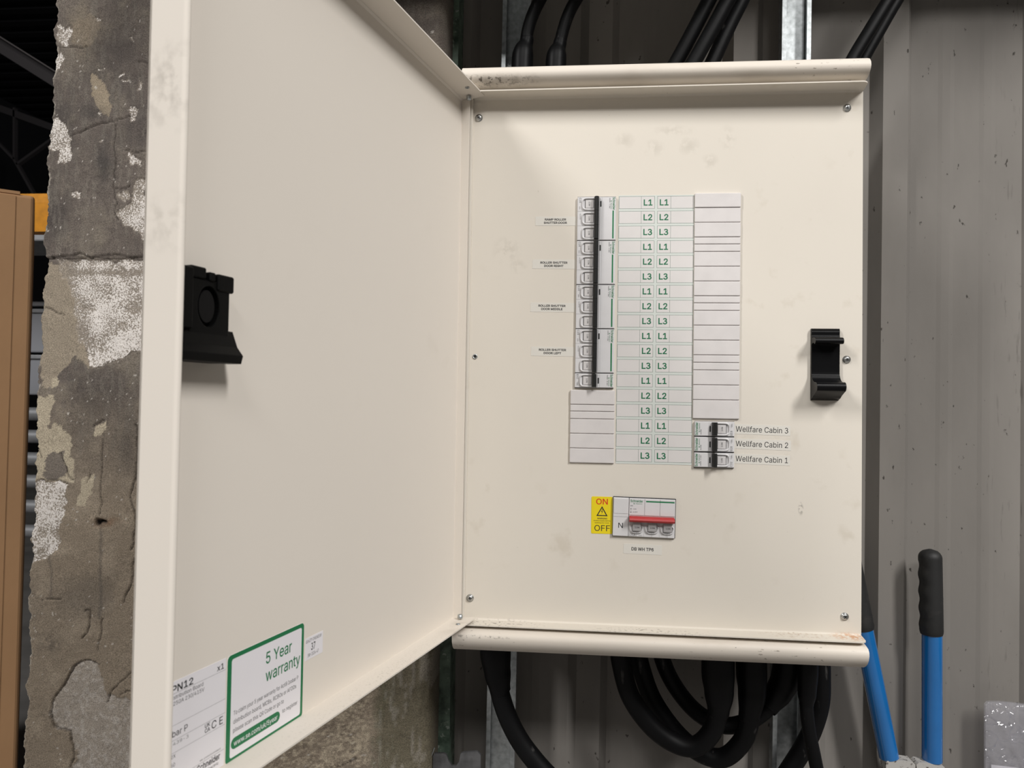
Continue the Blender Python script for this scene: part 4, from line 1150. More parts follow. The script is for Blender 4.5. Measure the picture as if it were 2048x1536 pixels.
def breaker(x0, ztop, poles, side, rating, model, name='circuit_breaker'):
    """side 'L': toggles to the left of the nameplate, text reading down; 'R': mirrored, text reading up. Origin at top left."""
    P = .01782
    hgt = P * poles
    e = empty(name, (x0, 0, ztop))
    Wm = .0466
    b = MB()
    g = .00035
    b.rbox(0, Wm, -OUT, 0.0, -hgt + g, -g, m_white, .0004, 1)
    X = (lambda v: v) if side == 'L' else (lambda v: Wm - v)
    sgn = 1 if side == 'L' else -1

    def rect(xa, xb, za, zb, y, m, bb=b):
        a, c = sorted((X(xa), X(xb)))
        bb.rect(a, c, za, zb, y, m)
    # nameplate step and its fine joint
    a, c = sorted((X(.0273), X(.0462)))
    b.rbox(a, c, -OUT - .0007, -OUT, -hgt + .0006, -.0006, m_white, .0003, 1)
    for k in range(poles):
        zc_ = -P * (k + .5)
        bezel(b, X(.0130), zc_, .0150, .0160, -OUT, m_white, -1 if side == 'L' else 1)
        if k:
            rect(.0002, .0205, -P * k - .00012, -P * k + .00012, -OUT - .00006, m_inkgrey)
    rect(.0, .0466, -.0002, .00025, -OUT + .0009, m_side)
    b.box(0, Wm, -OUT + .0012, 0, -hgt - .0003, -hgt + .0002, m_side)
    b.build('breaker_body', e)
    for k in range(poles):
        zc_ = -P * (k + .5)
        f = MB()
        a, c = sorted((X(.0098), X(.0196)))
        f.rbox(a, c, -OUT - .0010, -OUT, zc_ - .0052, zc_ + .0046, m_flap, .0005)
        a, c = sorted((X(.0091), X(.0098)))
        f.rect(a, c, zc_ - .0054, zc_ + .0050, -OUT - .0001, m_ink)
        f.text('I.ON', X(.0145), zc_, .0017, -OUT - .0011, m_ink, rot=-90 if side == 'L' else 90, align='C', bold=.01)
        f.build('toggle_flap', e)
    t = MB()
    for k in range(poles):
        a, c = sorted((X(.0203), X(.0262)))
        toggle(t, a, c, -P * (k + 1) + .0011 * (k == poles - 1), -P * k - .0009 * (k == 0) - .00025, m_toggle)
    a, c = sorted((X(.0210), X(.0255)))
    t.box(a, c, -.009, -.001, -hgt + .0013, -.0012, m_blackgl)
    t.build('toggle', e)
    p = MB()
    y = -OUT - .00078
    rot = -90 if side == 'L' else 90
    zs_ = (lambda v: -v) if side == 'L' else (lambda v: -P + v)
    rect(.0276, .0291, -.0125, -.0055, y - .00002, m_dark, p)
    rect(.0296, .02975, -hgt + .001, -.001, y, m_inkgrey, p)
    logo(p, X(.0427), zs_(.0011), .0154, y, rot)
    p.text(model, X(.0385), zs_(.0020), .0012, y, m_ink, w=.0125 if len(model) > 7 else .006, rot=rot, bold=.01)
    if poles > 1:
        a, c = sorted((X(.0424), X(.0441)))
        p.rect(a, c, -hgt + .0022, -.0172, y, m_green)
    p.text(rating, X(.0023), zs_(.0014), .0023, -OUT - .00006, m_ink, rot=rot, bold=.0)
    p.text('400~' if poles > 1 else '230~', X(.0023), zs_(.0118), .0012, -OUT - .00006, m_ink, rot=rot)
    if side == 'R' or poles == 1:
        for j in range(2):
            p.text('6000', X(.0030 + j * .0022), zs_(.0105), .0012, -OUT - .00006, m_inkgrey, rot=rot)
    if poles > 1:
        p.text('60898', X(.0030), -P - .0030, .0014, -OUT - .00006, m_inkgrey, w=.0068, rot=rot)
    p.build('lettering', e)
    return e


P3 = .01782 * 3 + .0001
LT = [('white three-pole circuit breaker beside the RAMP ROLLER SHUTTER DOOR label', 'C16'),
      ('white three-pole circuit breaker beside the ROLLER SHUTTER DOOR RIGHT label', 'C16'),
      ('white three-pole circuit breaker beside the ROLLER SHUTTER DOOR MIDDLE label', 'C16'),
      ('white three-pole circuit breaker beside the ROLLER SHUTTER DOOR LEFT label', 'C16')]
first = None
for i, (lb, rt) in enumerate(LT):
    if first is None:
        first = breaker(.1312, -.1255, 3, 'L', 'C16', 'iC60H   C 16A')
        e = first
    else:
        e = copy_tree(first)
    e.location = (.1312 - i * .0001, 0, -.1255 - i * (P3 + .0001))
    tag(e, lb, 'circuit breaker', 'three-pole breakers in the left row')
e = breaker(.1308, -.1255 - 4 * (P3 + .0001), 1, 'L', 'B32', 'iC60H   B 32A')
tag(e, 'white single-pole breaker marked B32, below the three-pole breakers and above the blanking plate', 'circuit breaker')
for i, (rt, lb, md_) in enumerate([('B16', 'white single-pole breaker beside the Wellfare Cabin 3 label', 'Acti9'), ('B16', 'white single-pole breaker beside the Wellfare Cabin 2 label', 'Acti9'),
                              ('C32', 'white single-pole breaker beside the Wellfare Cabin 1 label', 'iC60H   C 32A')]):
    e = breaker(.2736, -.3958 - i * .0184, 1, 'R', rt, md_)
    if i == 2:
        e.location.z -= .0002
    tag(e, lb, 'circuit breaker', 'single-pole breakers in the right row')
GRILL = .0182


# blanking plates: strips of snap-off segments
def blanking(x0, x1, z0, cells, label):
    e = empty('blanking_plate', (x0, 0, z0))
    b = MB()
    z = 0
    w_ = x1 - x0
    tot = sum(c[0] for c in cells)
    b.box(0.0004, w_ - .0004, -.0012, 0, -tot, 0, m_blank)
    for h_, lift in cells:
        b.rbox(0, w_, -.0026 - lift, -.0006, z - h_ + .0006, z - .0002, m_blank, .0006, 2)
        z -= h_
    b.build('snap_off_strip', e)
    tag(e, label, 'blanking plate', 'blanking plates over spare ways')


H1 = .01775
blanking(.1258, .1790, -.3606, [(H1, .0003), (.0082, 0), (.0090, 0), (H1, 0), (H1, 0), (H1, 0)], 'short off-white blanking plate with grooves, below the left row of breakers')
blanking(.2717, .3258, -.1222, [(H1, .0007), (H1, 0), (H1, .0003), (.0085, 0), (.0090, 0), (H1, 0), (H1, 0), (H1, .0003), (.0085, 0), (.0090, 0), (H1, 0), (H1, 0), (H1, 0),
                                (.0090, 0), (.0090, 0), (H1, 0), (H1, 0), (H1 + .0048, 0)], 'long off-white blanking plate with grooves, above the Wellfare Cabin breakers')

# circuit chart between the two rows
e = empty('circuit_chart', (.1812, 0, -.1240))
tag(e, 'white paper circuit chart with green L1 L2 L3 boxes between the breaker rows', 'chart')
b = MB()
b.box(0, .0900, -.0003, 0, -.3245, .0005, m_paper)
b.build('paper', e)
g = MB()
t_ = MB()
for i in range(18):
    z1 = -.0008 - i * .01800
    z0 = z1 - .0152
    sh = -.00002 * i
    for xa, xb, xd in ((.0004 + sh, .0432 + sh, .0272 + sh), (.0464 + sh, .0900 + sh, .0624 + sh)):
        g.rect(xa, xb, z0, z1, -.00033, m_cell)
        g.frame(xa, xb, z0, z1, -.00036, .00030, m_rule)
        g.rect(xd - .00014, xd + .00014, z0, z1, -.00036, m_rule)
    s_ = 'L%d' % (i % 3 + 1)
    t_.text(s_, .0352 + sh, (z0 + z1) / 2, .0070, -.00038, m_lgreen, align='C', bold=.040)
    t_.text(s_, .0544 + sh, (z0 + z1) / 2, .0070, -.00038, m_lgreen, align='C', bold=.040)
g.build('ruled_boxes', e)
t_.build('lettering', e)


def sticker(name, x, z, w_, h_, m, label, group=None, rot=0, cat='label', th=.0002):
    e = empty(name, (x, 0, z), (0, math.radians(-rot), 0))
    b = MB()
    b.box(0, w_, -th, 0, -h_, 0, m)
    b.build('backing', e)
    tag(e, label, cat, group)
    return e


# left circuit labels
for (x, z, w_, l1, l2, lb) in [(.0802, -.1484, .0502, 'RAMP ROLLER', 'SHUTTER DOOR', 'white tape label reading RAMP ROLLER SHUTTER DOOR, left of the top breaker'),
                               (.0773, -.2014, .0530, 'ROLLER SHUTTER', 'DOOR RIGHT', 'white tape label reading ROLLER SHUTTER DOOR RIGHT, left of the breakers'),
                               (.0757, -.2543, .0545, 'ROLLER SHUTTER', 'DOOR MIDDLE', 'white tape label reading ROLLER SHUTTER DOOR MIDDLE, left of the breakers'),
                               (.0771, -.3082, .0530, 'ROLLER SHUTTER', 'DOOR LEFT', 'white tape label reading ROLLER SHUTTER DOOR LEFT, left of the breakers')]:
    e = sticker('circuit_label', x, z, w_, .0114, m_tape, lb, 'circuit labels left of the breakers', rot=-.4)
    t_ = MB()
    cxm = .0245 if l1[0] == 'R' and l1[1] == 'A' else .0262
    k = .00208 * .97
    for s_, zz_ in ((l1, -.0038), (l2, -.0078)):
        t_.text(s_, cxm, zz_, .0024, -.00025, m_ink, w=len(s_) * .00237, align='C', bold=.055)
    t_.build('lettering', e)
for i, (x, z, w_) in enumerate([(.3205, -.3984, .0652), (.3205, -.4157, .0660), (.3205, -.4335, .0650)]):
    nme = 3 - i
    e = sticker('circuit_label', x, z, w_, .0118, m_tape, 'white tape label reading Wellfare Cabin %d, right of its breaker' % nme, 'circuit labels right of the breakers', rot=-1.1)
    t_ = MB()
    t_.text('Wellfare Cabin %d' % nme, .0020, -.0090, .0064, -.00025, m_ink, w=.0605, bold=.004)
    t_.build('lettering', e)
e = sticker('board_label', .1917, -.5441, .0455, .0117, m_tape, 'white tape label reading DB WH TP6, below the main switch', rot=-.9)
t_ = MB()
t_.text('DB WH TP6', .0227, -.0058, .0037, -.00025, m_ink, w=.0262, align='C', bold=.035)
t_.build('lettering', e)
# yellow warning label
e = empty('warning_label', (.1528, 0, -.4887))
tag(e, 'yellow ON OFF warning label with a black shock triangle, left of the main switch', 'warning label')
b = MB()
rp = []
for cx0, cz0, a0 in ((.0238, -.0015, 0), (.0015, -.0015, 90), (.0015, -.0430, 180), (.0238, -.0430, 270)):
    for k in range(5):
        a = math.radians(a0 + k * 22.5)
        rp.append((cx0 + .0015 * math.cos(a), cz0 + .0015 * math.sin(a)))
b.prism(rp, 'y', -.0003, 0, m_yellow)
b.build('backing', e)
t_ = MB()
y_ = -.00034
t_.text('ON', .0126, -.0060, .0066, y_, m_redink, w=.0140, align='C', bold=.025)
t_.text('OFF', .0132, -.0378, .0070, y_, m_ink, w=.0185, align='C', bold=.004)
t_.text('WARNING', .0130, -.0263, .0016, y_, m_ink, w=.0118, align='C', bold=.04)
t_.text('Isolate supply before', .0128, -.0289, .0012, y_, m_ink, w=.0200, align='C', bold=.02)
t_.text('opening any cover', .0128, -.0314, .0012, y_, m_ink, w=.0172, align='C', bold=.02)
A, B_, C_ = (.0128, -.0114), (.0060, -.0234), (.0196, -.0234)
a2, b2, c2 = (.0128, -.0139), (.0080, -.0222), (.0176, -.0222)
vs = [(p[0], y_, p[1]) for p in (A, B_, C_, a2, b2, c2)]
t_.add(vs, [(0, 1, 4, 3), (1, 2, 5, 4), (2, 0, 3, 5)], m_ink)
bolt = [(.0131, -.0152), (.0117, -.0184), (.0129, -.0184), (.0123, -.0212), (.0139, -.0178), (.0128, -.0178), (.0138, -.0152)]
t_.add([(p[0], y_, p[1]) for p in bolt], [(0, 1, 5, 6), (1, 2, 5), (2, 3, 4, 5)], m_ink)
t_.build('lettering', e)

# main switch
ms = empty('main_switch', (.1791, 0, -.4884), (0, math.radians(.9), 0))
tag(ms, 'white four-module main switch with a red toggle bar, beside the yellow label', 'switch')
MW, MH = .0733, .0460
b = MB()
b.rbox(-.0004, MW + .0006, -.0026, 0, -MH - .0003, .0006, m_side, .0003, 1)
b.rbox(0, .01825, -OUT - .0005, -.001, -MH, -.0002, m_white, .0004)
b.rbox(.01865, MW - .0003, -OUT - .0005, -.001, -MH, -.0004, m_white, .0004)
for k in range(3):
    xa = .0189 + k * .01815
    b.rbox(xa, xa + .0178, -OUT - .0013, -.002, -.0205, -.0007, m_white, .0004)
    b.rect(xa + .0179, xa + .01805, -MH + .0005, -.021, -OUT - .00056, m_inkgrey)
    cxk = xa + .0090
    bezel(b, cxk, -.0335, .0160, .0170, -OUT - .0005, m_white, 0)
    b.rect(cxk - .00015, cxk + .00015, -MH + .0006, -.0405, -OUT - .0022, m_inkgrey)
b.rbox(.0004, .0179, -OUT - .0009, -.002, -.0195, -.0012, m_white, .0005)
b.rect(.0004, .0180, -.0232, -.0229, -OUT - .00056, m_inkgrey)
b.build('switch_body', ms)
for k in range(3):
    cxk = .0189 + k * .01815 + .0090
    f = MB()
    f.rbox(cxk - .0046, cxk + .0050, -.0072, -OUT, -.0388, -.0280, m_grey, .0006)
    f.text('I.ON', cxk + .0005, -.0345, .0018, -.0073, m_ink, w=.0052, align='C', bold=.02)
    f.build('toggle_flap', ms)
b = MB()
rp = [(-.0035, -.0215), (-.0100, -.0220), (-.0128, -.0232), (-.0135, -.0252), (-.0120, -.0272), (-.0070, -.0284), (-.0035, -.0284)]
b.prism(rp, 'x', .0190, .0718, m_red)
b.build('toggle', ms)
t_ = MB()
y_ = -OUT - .00135
logo(t_, .0200, -.0050, .0150, y_, 0)
t_.rect(.0385, .0720, -.0045, -.0029, y_, m_green)
t_.text('iSW', .0200, -.0100, .0012, y_, m_ink, w=.0032, bold=.02)
t_.text('I.ON', .0231, -.0138, .0013, y_, m_ink, w=.0040, bold=.01)
t_.text('O.OFF', .0231, -.0174, .0013, y_, m_ink, w=.0056, bold=.01)
t_.rect(.02075, .0210, -.0170, -.0130, y_, m_ink)
for zq, sg in ((-.0120, 1), (-.0180, -1)):
    t_.add([(.02087, y_, zq), (.02015, y_, zq - sg * .0014), (.0216, y_, zq - sg * .0014)], [(0, 1, 2)], m_ink)
y_ = -OUT - .0006
t_.text('N', .0092, -.0334, .0061, y_, m_ink, align='C', w=.0054)
t_.text('125A', .0192, -.0452, .0025, y_, m_ink, w=.0078)
t_.text('415~', .0308, -.0450, .0012, y_, m_ink, w=.0045)
t_.build('lettering', ms)

# ------------------------------------------------------------------ stickers on the inside of the door
DR = d_ob.rotation_euler.z


def on_door(name, lx, lz, off=.0):
    n_ = Vector((math.sin(TH), math.cos(TH), 0))
    ex_ = Vector((-math.cos(TH), math.sin(TH), 0))
    p = Vector((HX, HY, 0)) + ex_ * lx + n_ * off
    return empty(name, (p.x, p.y, lz), (0, 0, DR))


e = on_door('warranty_sticker', -.3935, -.5622)
tag(e, 'green bordered 5 Year warranty sticker inside the door, by its lower edge', 'sticker')
SW, SH = .0905, .0772


def rrect(x0, x1, z0, z1, r_):
    out = []
    for cx0, cz0, a0 in ((x1 - r_, z1 - r_, 0), (x0 + r_, z1 - r_, 90), (x0 + r_, z0 + r_, 180), (x1 - r_, z0 + r_, 270)):
        for k in range(6):
            a = math.radians(a0 + k * 18)
            out.append((cx0 + r_ * math.cos(a), cz0 + r_ * math.sin(a)))
    return out


b = MB()
oo = rrect(0, SW, -SH, 0, .0035)
b.prism(oo, 'y', -.0003, 0, m_sticker)
b.build('backing', e)
b = MB()
ii_ = rrect(.0044, SW - .0030, -SH + .0028, -.0034, .0020)
n_ = len(oo)
b.add([(p[0], -.00034, p[1]) for p in oo] + [(p[0], -.00034, p[1]) for p in ii_], [(k, (k + 1) % n_, n_ + (k + 1) % n_, n_ + k) for k in range(n_)], m_green)
b.build('green_border', e)
b = MB()
y_ = -.00036
b.text('5 Year', .0425, -.0190, .0088, y_, m_green, w=.0320, bold=.014)
b.text('warranty', .0425, -.0325, .0088, y_, m_green, w=.0435, bold=.014)
for k, (s_, wl) in enumerate((('To claim your 5 year warranty for Acti9 Isobar P', .0765), ('distribution board, MCBs, RCBOs or AFDDs', .0740), ('please scan this QR Code or go to', .0580))):
    b.text(s_, .0075, -.0445 - k * .0062, .0031, y_, m_ink, w=wl)
b.prism([(p[0], p[1]) for p in rrect(.0055, .0610, -.0690, -.0608, .0041)], 'y', y_ - .00002, y_ + .0001, m_green)
b.text('www.se.com/uk/5year', .0085, -.0668, .0036, y_ - .00006, m_sticker, w=.0495, bold=.012)
b.text('to register', .0640, -.0645, .0031, y_, m_ink, w=.0195)
b.build('lettering', e)

e = on_door('product_label', -.4745, -.5625)
tag(e, 'white product label with printed lines inside the door, partly hidden by the free edge', 'sticker')
b = MB()
b.box(0, .0795, -.0003, 0, -.0755, 0, m_sticker)
b.build('backing', e)
b = MB()
y_ = -.00036
b.text('SEA9BPN12', .0060, -.0072, .0044, y_, m_ink, w=.0420, bold=.035)
b.text('x1', .0705, -.0066, .0040, y_, m_ink, w=.0068, bold=.02)
b.text('12 Way TP/N Distribution Board', .0040, -.0118, .0026, y_, m_ink, w=.0535)
b.text('ISOBAR MK YS 250A 230/415V', .0040, -.0158, .0026, y_, m_ink, w=.0545)
b.text('Acti9 Isobar P', .0060, -.0362, .0040, y_, m_ink, w=.0380, bold=.01)
b.text('BS EN 61439-3', .0120, -.0418, .0022, y_, m_inkgrey, w=.0330)
b.text('2X', .0300, -.0500, .0024, y_, m_ink)
b.text('50', .0300, -.0555, .0024, y_, m_ink)
b.text('UK', .0600, -.0418, .0026, y_, m_ink, w=.0050, bold=.03)
b.text('CA', .0600, -.0452, .0026, y_, m_ink, w=.0050, bold=.03)
b.text('C E', .0665, -.0452, .0052, y_, m_ink, w=.0110, bold=.01)
b.text('se.com/contact', .0560, -.0628, .0013, y_, m_ink, w=.0200)
for zq in (-.0080, -.0287, -.0385, -.0466, -.0641):
    b.rect(.0, .0795, zq - .0001, zq + .0001, y_, m_inkgrey)
logo(b, .0535, -.0690, .0220, y_, 0, m_ink)
b.build('lettering', e)

e = on_door('inspection_sticker', -.3003, -.5768)
tag(e, 'small white sticker reading QUALITY CHECKED BY 37, right of the warranty sticker', 'sticker')
b = MB()
b.box(0, .0250, -.0002, 0, -.0185, 0, m_sticker)
b.build('backing', e)
b = MB()
b.text('QUALITY CHECKED BY', .0118, -.0030, .0025, -.00025, m_ink, w=.0225, align='C')
b.text('37', .0110, -.0088, .0058, -.00025, m_ink, w=.0060, align='C', bold=.02)
b.text('SW-2024-47', .0112, -.0150, .0028, -.00025, m_ink, w=.0155, align='C')
b.build('lettering', e)


# ------------------------------------------------------------------ cables
def cable(pts, r, Y, label, group, boot=None, mat_=m_cable, flip=False):
    """pts: list of (px,py) or (px,py,Y); boot: (first n points, list of radii)"""
    P = [at(p[0], p[1], p[2] if len(p) > 2 else Y) for p in pts]
    # carry the run on into the board's top or bottom plate, and on to the added ledge or the floor
    if group == GT:
        P.insert(0, Vector((min(P[0].x, .452 if 'right one' in label else .434), P[0].y, .0285)))
        d_ = (P[-1] - P[-2]).normalized()
        if P[-1].z < .300:
            P.append(P[-1] + d_ * ((.3085 - P[-1].z) / d_.z))
    else:
        P = [Vector((P[0].x, P[0].y, -.6735))] + [p for p in P if p.z < -.69]
        if 'loop' in label:
            P.append(Vector((P[-1].x, P[-1].y, -.6735)))
        else:
            d_ = (P[-1] - P[-2]).normalized()
            P += [P[-1] + d_ * .12 + Vector((0, .01, -.10)), P[-1] + d_ * .13 + Vector((0, .012, -.35)), Vector((P[-1].x + d_.x * .13, P[-1].y + .012, -1.49))]
    e = empty('power_cable', P[0])
    tag(e, label, 'cable', group)
    sp = spline(P, 10)
    b = MB()
    b.tube([p - P[0] for p in sp], r, mat_, 20)
    b.build('sheath', e)
    if boot:
        bp_ = [at(p[0], p[1], p[2] if len(p) > 2 else Y) for p in boot[0]]
        bp_[0].z = .0290 if group == GT else -.6745
        sb = spline(bp_, 8)
        rr_ = []
        R_ = boot[1]
        for i in range(len(sb)):
            t = i / 8
            k = min(int(t), len(R_) - 2)
            u = t - k
            u = u * u * (3 - 2 * u)
            rr_.append(R_[k] * (1 - u) + R_[k + 1] * u)
        b = MB()
        b.tube([p - P[0] for p in sb], rr_, m_shrink, 22)
        b.build('shrink_boot', e)
    return e


GT = 'cables rising above the board'
GB = 'cables hanging below the board'
cable([(1047, 165), (1050, 110), (1056, 60), (1072, 15), (1102, -35), (1150, -90)], .0087, .115, 'thick black cable with a swollen boot above the board, nearer the pillar', GT,
      ([(1044, 172), (1045, 118), (1053, 84), (1054, 74)], [.0152, .0150, .0096, .0090]))
cable([(1113, 165), (1118, 100), (1131, 45), (1152, 0), (1190, -50), (1240, -100)], .0085, .115, 'thick black cable with a swollen boot above the board, second from the pillar', GT,
      ([(1111, 172), (1112, 122), (1119, 90), (1121, 80)], [.0146, .0144, .0094, .0088]))
for (a, lb) in (([(1330, 160), (1352, 125), (1386, 62), (1418, 0), (1450, -60)], 'lowest of three slanting black cables above the middle of the board'),
                ([(1368, 160), (1389, 122), (1428, 52), (1456, 0), (1490, -60)], 'middle of three slanting black cables above the board'),
                ([(1410, 160), (1427, 120), (1459, 50), (1484, 0), (1512, -60)], 'rightmost of three slanting black cables above the board, nearest the steel channel')):
    cable(a, .0102, {'lo': .128, 'mi': .112, 'ri': .136}[lb[:2]], lb, GT)
for (a, lb) in (([(1688, 160), (1704, 120), (1740, 60), (1778, -2), (1815, -60)], 'left one of two slanting black cables above the right corner of the board'),
                ([(1710, 162), (1725, 122), (1758, 62), (1795, -2), (1832, -60)], 'right one of two slanting black cables above the right corner of the board')):
    cable(a, .0086, .116 if 'left one' in lb else .140, lb, GT)
cable([(991, 1270), (993, 1340), (1000, 1385), (1014, 1430), (1036, 1475), (1062, 1512), (1100, 1555), (1150, 1600)], .0130, .100, 'thick black cable with a boot below the board, nearest the pillar', GB,
      ([(991, 1262), (991, 1305), (995, 1345), (1000, 1378), (1003, 1386)], [.0205, .0208, .0180, .0142, .0135]))
cable([(1237, 1280, .10), (1243, 1330, .10), (1262, 1395, .10), (1303, 1452, .10), (1350, 1486, .10), (1392, 1492, .095), (1424, 1462, .09), (1437, 1415, .085), (1437, 1350, .08)], .0128, .10,
      'black cable looping below the board to the leftmost of three boots', GB, ([(1436, 1270, .08), (1436, 1345, .08), (1438, 1385, .082), (1437, 1420, .086), (1436, 1428, .087)], [.0208, .0208, .0185, .0140, .0133]))
cable([(1272, 1285, .138), (1282, 1335, .138), (1306, 1400, .138), (1352, 1465, .136), (1400, 1505, .131), (1447, 1515, .122), (1486, 1480, .11), (1500, 1430, .10), (1502, 1370, .10)], .0126, .12,
      'lowest hanging black cable loop below the board, ending in the middle boot', GB, ([(1502, 1280, .10), (1503, 1345, .10), (1504, 1385, .10), (1499, 1428, .101), (1498, 1436, .102)], [.0196, .0196, .0178, .0138, .0132]))
cable([(1318, 1290, .15), (1335, 1345, .15), (1366, 1395, .15), (1404, 1432, .148), (1450, 1451, .145), (1495, 1443, .135), (1532, 1418, .125), (1556, 1385, .12), (1570, 1340, .12)], .0112, .15,
      'shallowest black cable loop below the board, ending in the slanted right boot', GB, ([(1582, 1290, .12), (1574, 1345, .12), (1560, 1380, .12), (1540, 1410, .122), (1536, 1415, .122)], [.0196, .0196, .0175, .0130, .0122]))
cable([(1640, 1290, .15), (1642, 1350, .15), (1640, 1405, .15), (1626, 1455, .15), (1604, 1500, .15), (1572, 1550, .15), (1540, 1600, .15)], .0126, .15, 'thick black cable bending away left below the right end of the board', GB)
cable([(1614, 1290, .088), (1615, 1350, .088), (1613, 1410, .088), (1618, 1460, .088), (1626, 1500, .088), (1636, 1550, .088), (1645, 1600, .088)], .0084, .088, 'thin taped black cable hanging straight below the right end of the board', GB,
      ([(1616, 1280, .088), (1616, 1340, .088), (1614, 1385, .088), (1613, 1410, .088)], [.0125, .0125, .0115, .0088]))

# bracket at the foot of the green post
b = MB()
bk = [(866, 1512), (868, 1507), (888, 1507), (893, 1510), (897, 1522), (904, 1532), (912, 1532), (918, 1524), (921, 1508), (926, 1505), (955, 1503), (961, 1510), (962, 1600), (864, 1600)]
P0 = at(912, 1560, .12)
b.prism([((at(p[0], p[1], .12) - P0).x, (at(p[0], p[1], .12) - P0).z) for p in bk], 'y', 0, .004, m_bracket)
o = empty('wall_bracket', P0)
b.build('plate', o)
b = MB()
b.tube(spline([at(869, 1495, .118) - P0, at(862, 1515, .117) - P0, at(856, 1540, .116) - P0, at(853, 1570, .116) - P0], 8), .0009, m_galv, 8)
b.build('wire', o)
tag(o, 'dull grey notched metal bracket at the foot of the green post', 'bracket')

# ------------------------------------------------------------------ bolt cutter leaning by the board
bc = empty('bolt_cutter', at(1825, 1530, .185))
tag(bc, 'bolt cutter with two blue handles and black grips, standing against the cladding', 'bolt cutter')
B0 = bc.location.copy()


def bpnt(px, py, Y=.185):
    return at(px, py, Y) - B0


def handle(a, c, gtop, gend, bulges):
    """a: lower end of the tube, c: top of the tube, grip from gend up to gtop (pixels)"""
    t = MB()
    t.tube([bpnt(*a), bpnt(*c)], .0130, m_blue, 28)
    t.build('handle_tube', bc)
    g = MB()
    p0, p1 = bpnt(*gend), bpnt(*gtop)
    N = 44
    path = []
    rad = []
    ax = (p1 - p0)
    for i in range(N + 1):
        u = i / N
        path.append(p0 + ax * u)
        r_ = .0150
        if u < .03:
            r_ = .0150 * (.93 + .07 * u / .03)
        if u > .90:
            v = (u - .90) / .10
            r_ = .0150 * math.sqrt(max(.02, 1 - v * v * .98))
        rad.append(r_)
    g.tube(path, rad, m_grip, 28)
    # finger scallops on one side
    if bulges:
        vs = g.v
        dirn = Vector((-1, 0, 0))
        new = []
        for v in vs:
            V = Vector(v)
            u = (V - p0).dot(ax) / ax.length_squared
            cpt = p0 + ax * max(0, min(1, u))
            rel = V - cpt
            f = max(0, -rel.x / .0150)
            if .08 < u < .88:
                s_ = .0011 * math.cos((u - .08) / .80 * 2 * PI * 4.0 - .6) * f * f
                V.x -= s_ - .0004 * f
            new.append(V[:])
        g.v = new
    g.build('grip', bc)


handle((1864, 1520), (1864, 1200), (1860, 1098), (1863, 1268), True)
handle((1778, 1514), (1722, 1235), (1690, 1075), (1727, 1258), False)


def plate(pts, name, Y0, Y1, hole=None):
    b = MB()
    b.prism([((at(p[0], p[1], .185) - B0).x, (at(p[0], p[1], .185) - B0).z) for p in pts], 'y', Y0, Y1, m_link)
    o = b.build(name, bc)
    md = o.modifiers.new('bev', 'BEVEL')
    md.width = .0012
    md.segments = 2
    md.limit_method = 'ANGLE'
    return o


plate([(1765, 1518), (1767, 1514), (1795, 1513), (1818, 1516), (1823, 1521), (1823, 1529), (1819, 1536), (1821, 1560), (1815, 1620), (1770, 1620), (1764, 1580)], 'link_plate', -.012, .006)
plate([(1825, 1521), (1830, 1517), (1848, 1518), (1880, 1525), (1882, 1530), (1881, 1600), (1872, 1622), (1830, 1622), (1832, 1560), (1833, 1538), (1826, 1530)], 'link_plate', -.012, .006)
b = MB()
J = [(1770, 1615), (1815, 1612), (1826, 1640), (1838, 1612), (1876, 1615), (1866, 1680), (1840, 1740), (1826, 1700), (1812, 1740), (1782, 1680)]
b.prism([((at(p[0], p[1], .185) - B0).x, (at(p[0], p[1], .185) - B0).z) for p in J], 'y', -.008, .004, m_truss)
b.build('jaw', bc)

# ------------------------------------------------------------------ clear plastic bag on the cladding
mb = bpy.data.materials.new('clear_film')
mb.use_nodes = True
nt = mb.node_tree
for n_ in list(nt.nodes):
    nt.nodes.remove(n_)
out = nt.nodes.new('ShaderNodeOutputMaterial')
tr = nt.nodes.new('ShaderNodeBsdfTransparent')
tr.inputs[0].default_value = (.96, .96, .98, 1)
gl = nt.nodes.new('ShaderNodeBsdfGlossy')
gl.inputs['Roughness'].default_value = .16
df = nt.nodes.new('ShaderNodeBsdfDiffuse')
df.inputs[0].default_value = (.62, .61, .66, 1)
m1 = nt.nodes.new('ShaderNodeMixShader')
m2 = nt.nodes.new('ShaderNodeMixShader')
m1.inputs[0].default_value = .22
m2.inputs[0].default_value = .16
nt.links.new(tr.outputs[0], m1.inputs[1])
nt.links.new(df.outputs[0], m1.inputs[2])
nt.links.new(m1.outputs[0], m2.inputs[1])
nt.links.new(gl.outputs[0], m2.inputs[2])
nt.links.new(m2.outputs[0], out.inputs[0])
tcn = nt.nodes.new('ShaderNodeTexCoord')
vn = nt.nodes.new('ShaderNodeTexVoronoi')
vn.feature = 'DISTANCE_TO_EDGE'
vn.inputs['Scale'].default_value = 24
nn = nt.nodes.new('ShaderNodeTexNoise')
nn.inputs['Scale'].default_value = 22
mixv = nt.nodes.new('ShaderNodeMix')
mixv.data_type = 'RGBA'
mixv.inputs[0].default_value = .12
nt.links.new(tcn.outputs['Object'], nn.inputs['Vector'])
nt.links.new(tcn.outputs['Object'], mixv.inputs[6])
nt.links.new(nn.outputs[1], mixv.inputs[7])
nt.links.new(mixv.outputs[2], vn.inputs['Vector'])
mr = nt.nodes.new('ShaderNodeMapRange')
mr.inputs[2].default_value = .05
nt.links.new(vn.outputs[0], mr.inputs[0])
bp = nt.nodes.new('ShaderNodeBump')
bp.inputs['Distance'].default_value = .0018
nt.links.new(mr.outputs[0], bp.inputs['Height'])
nt.links.new(bp.outputs[0], gl.inputs['Normal'])
BG = at(1971, 1404, .2)
bag = empty('plastic_bag', BG)
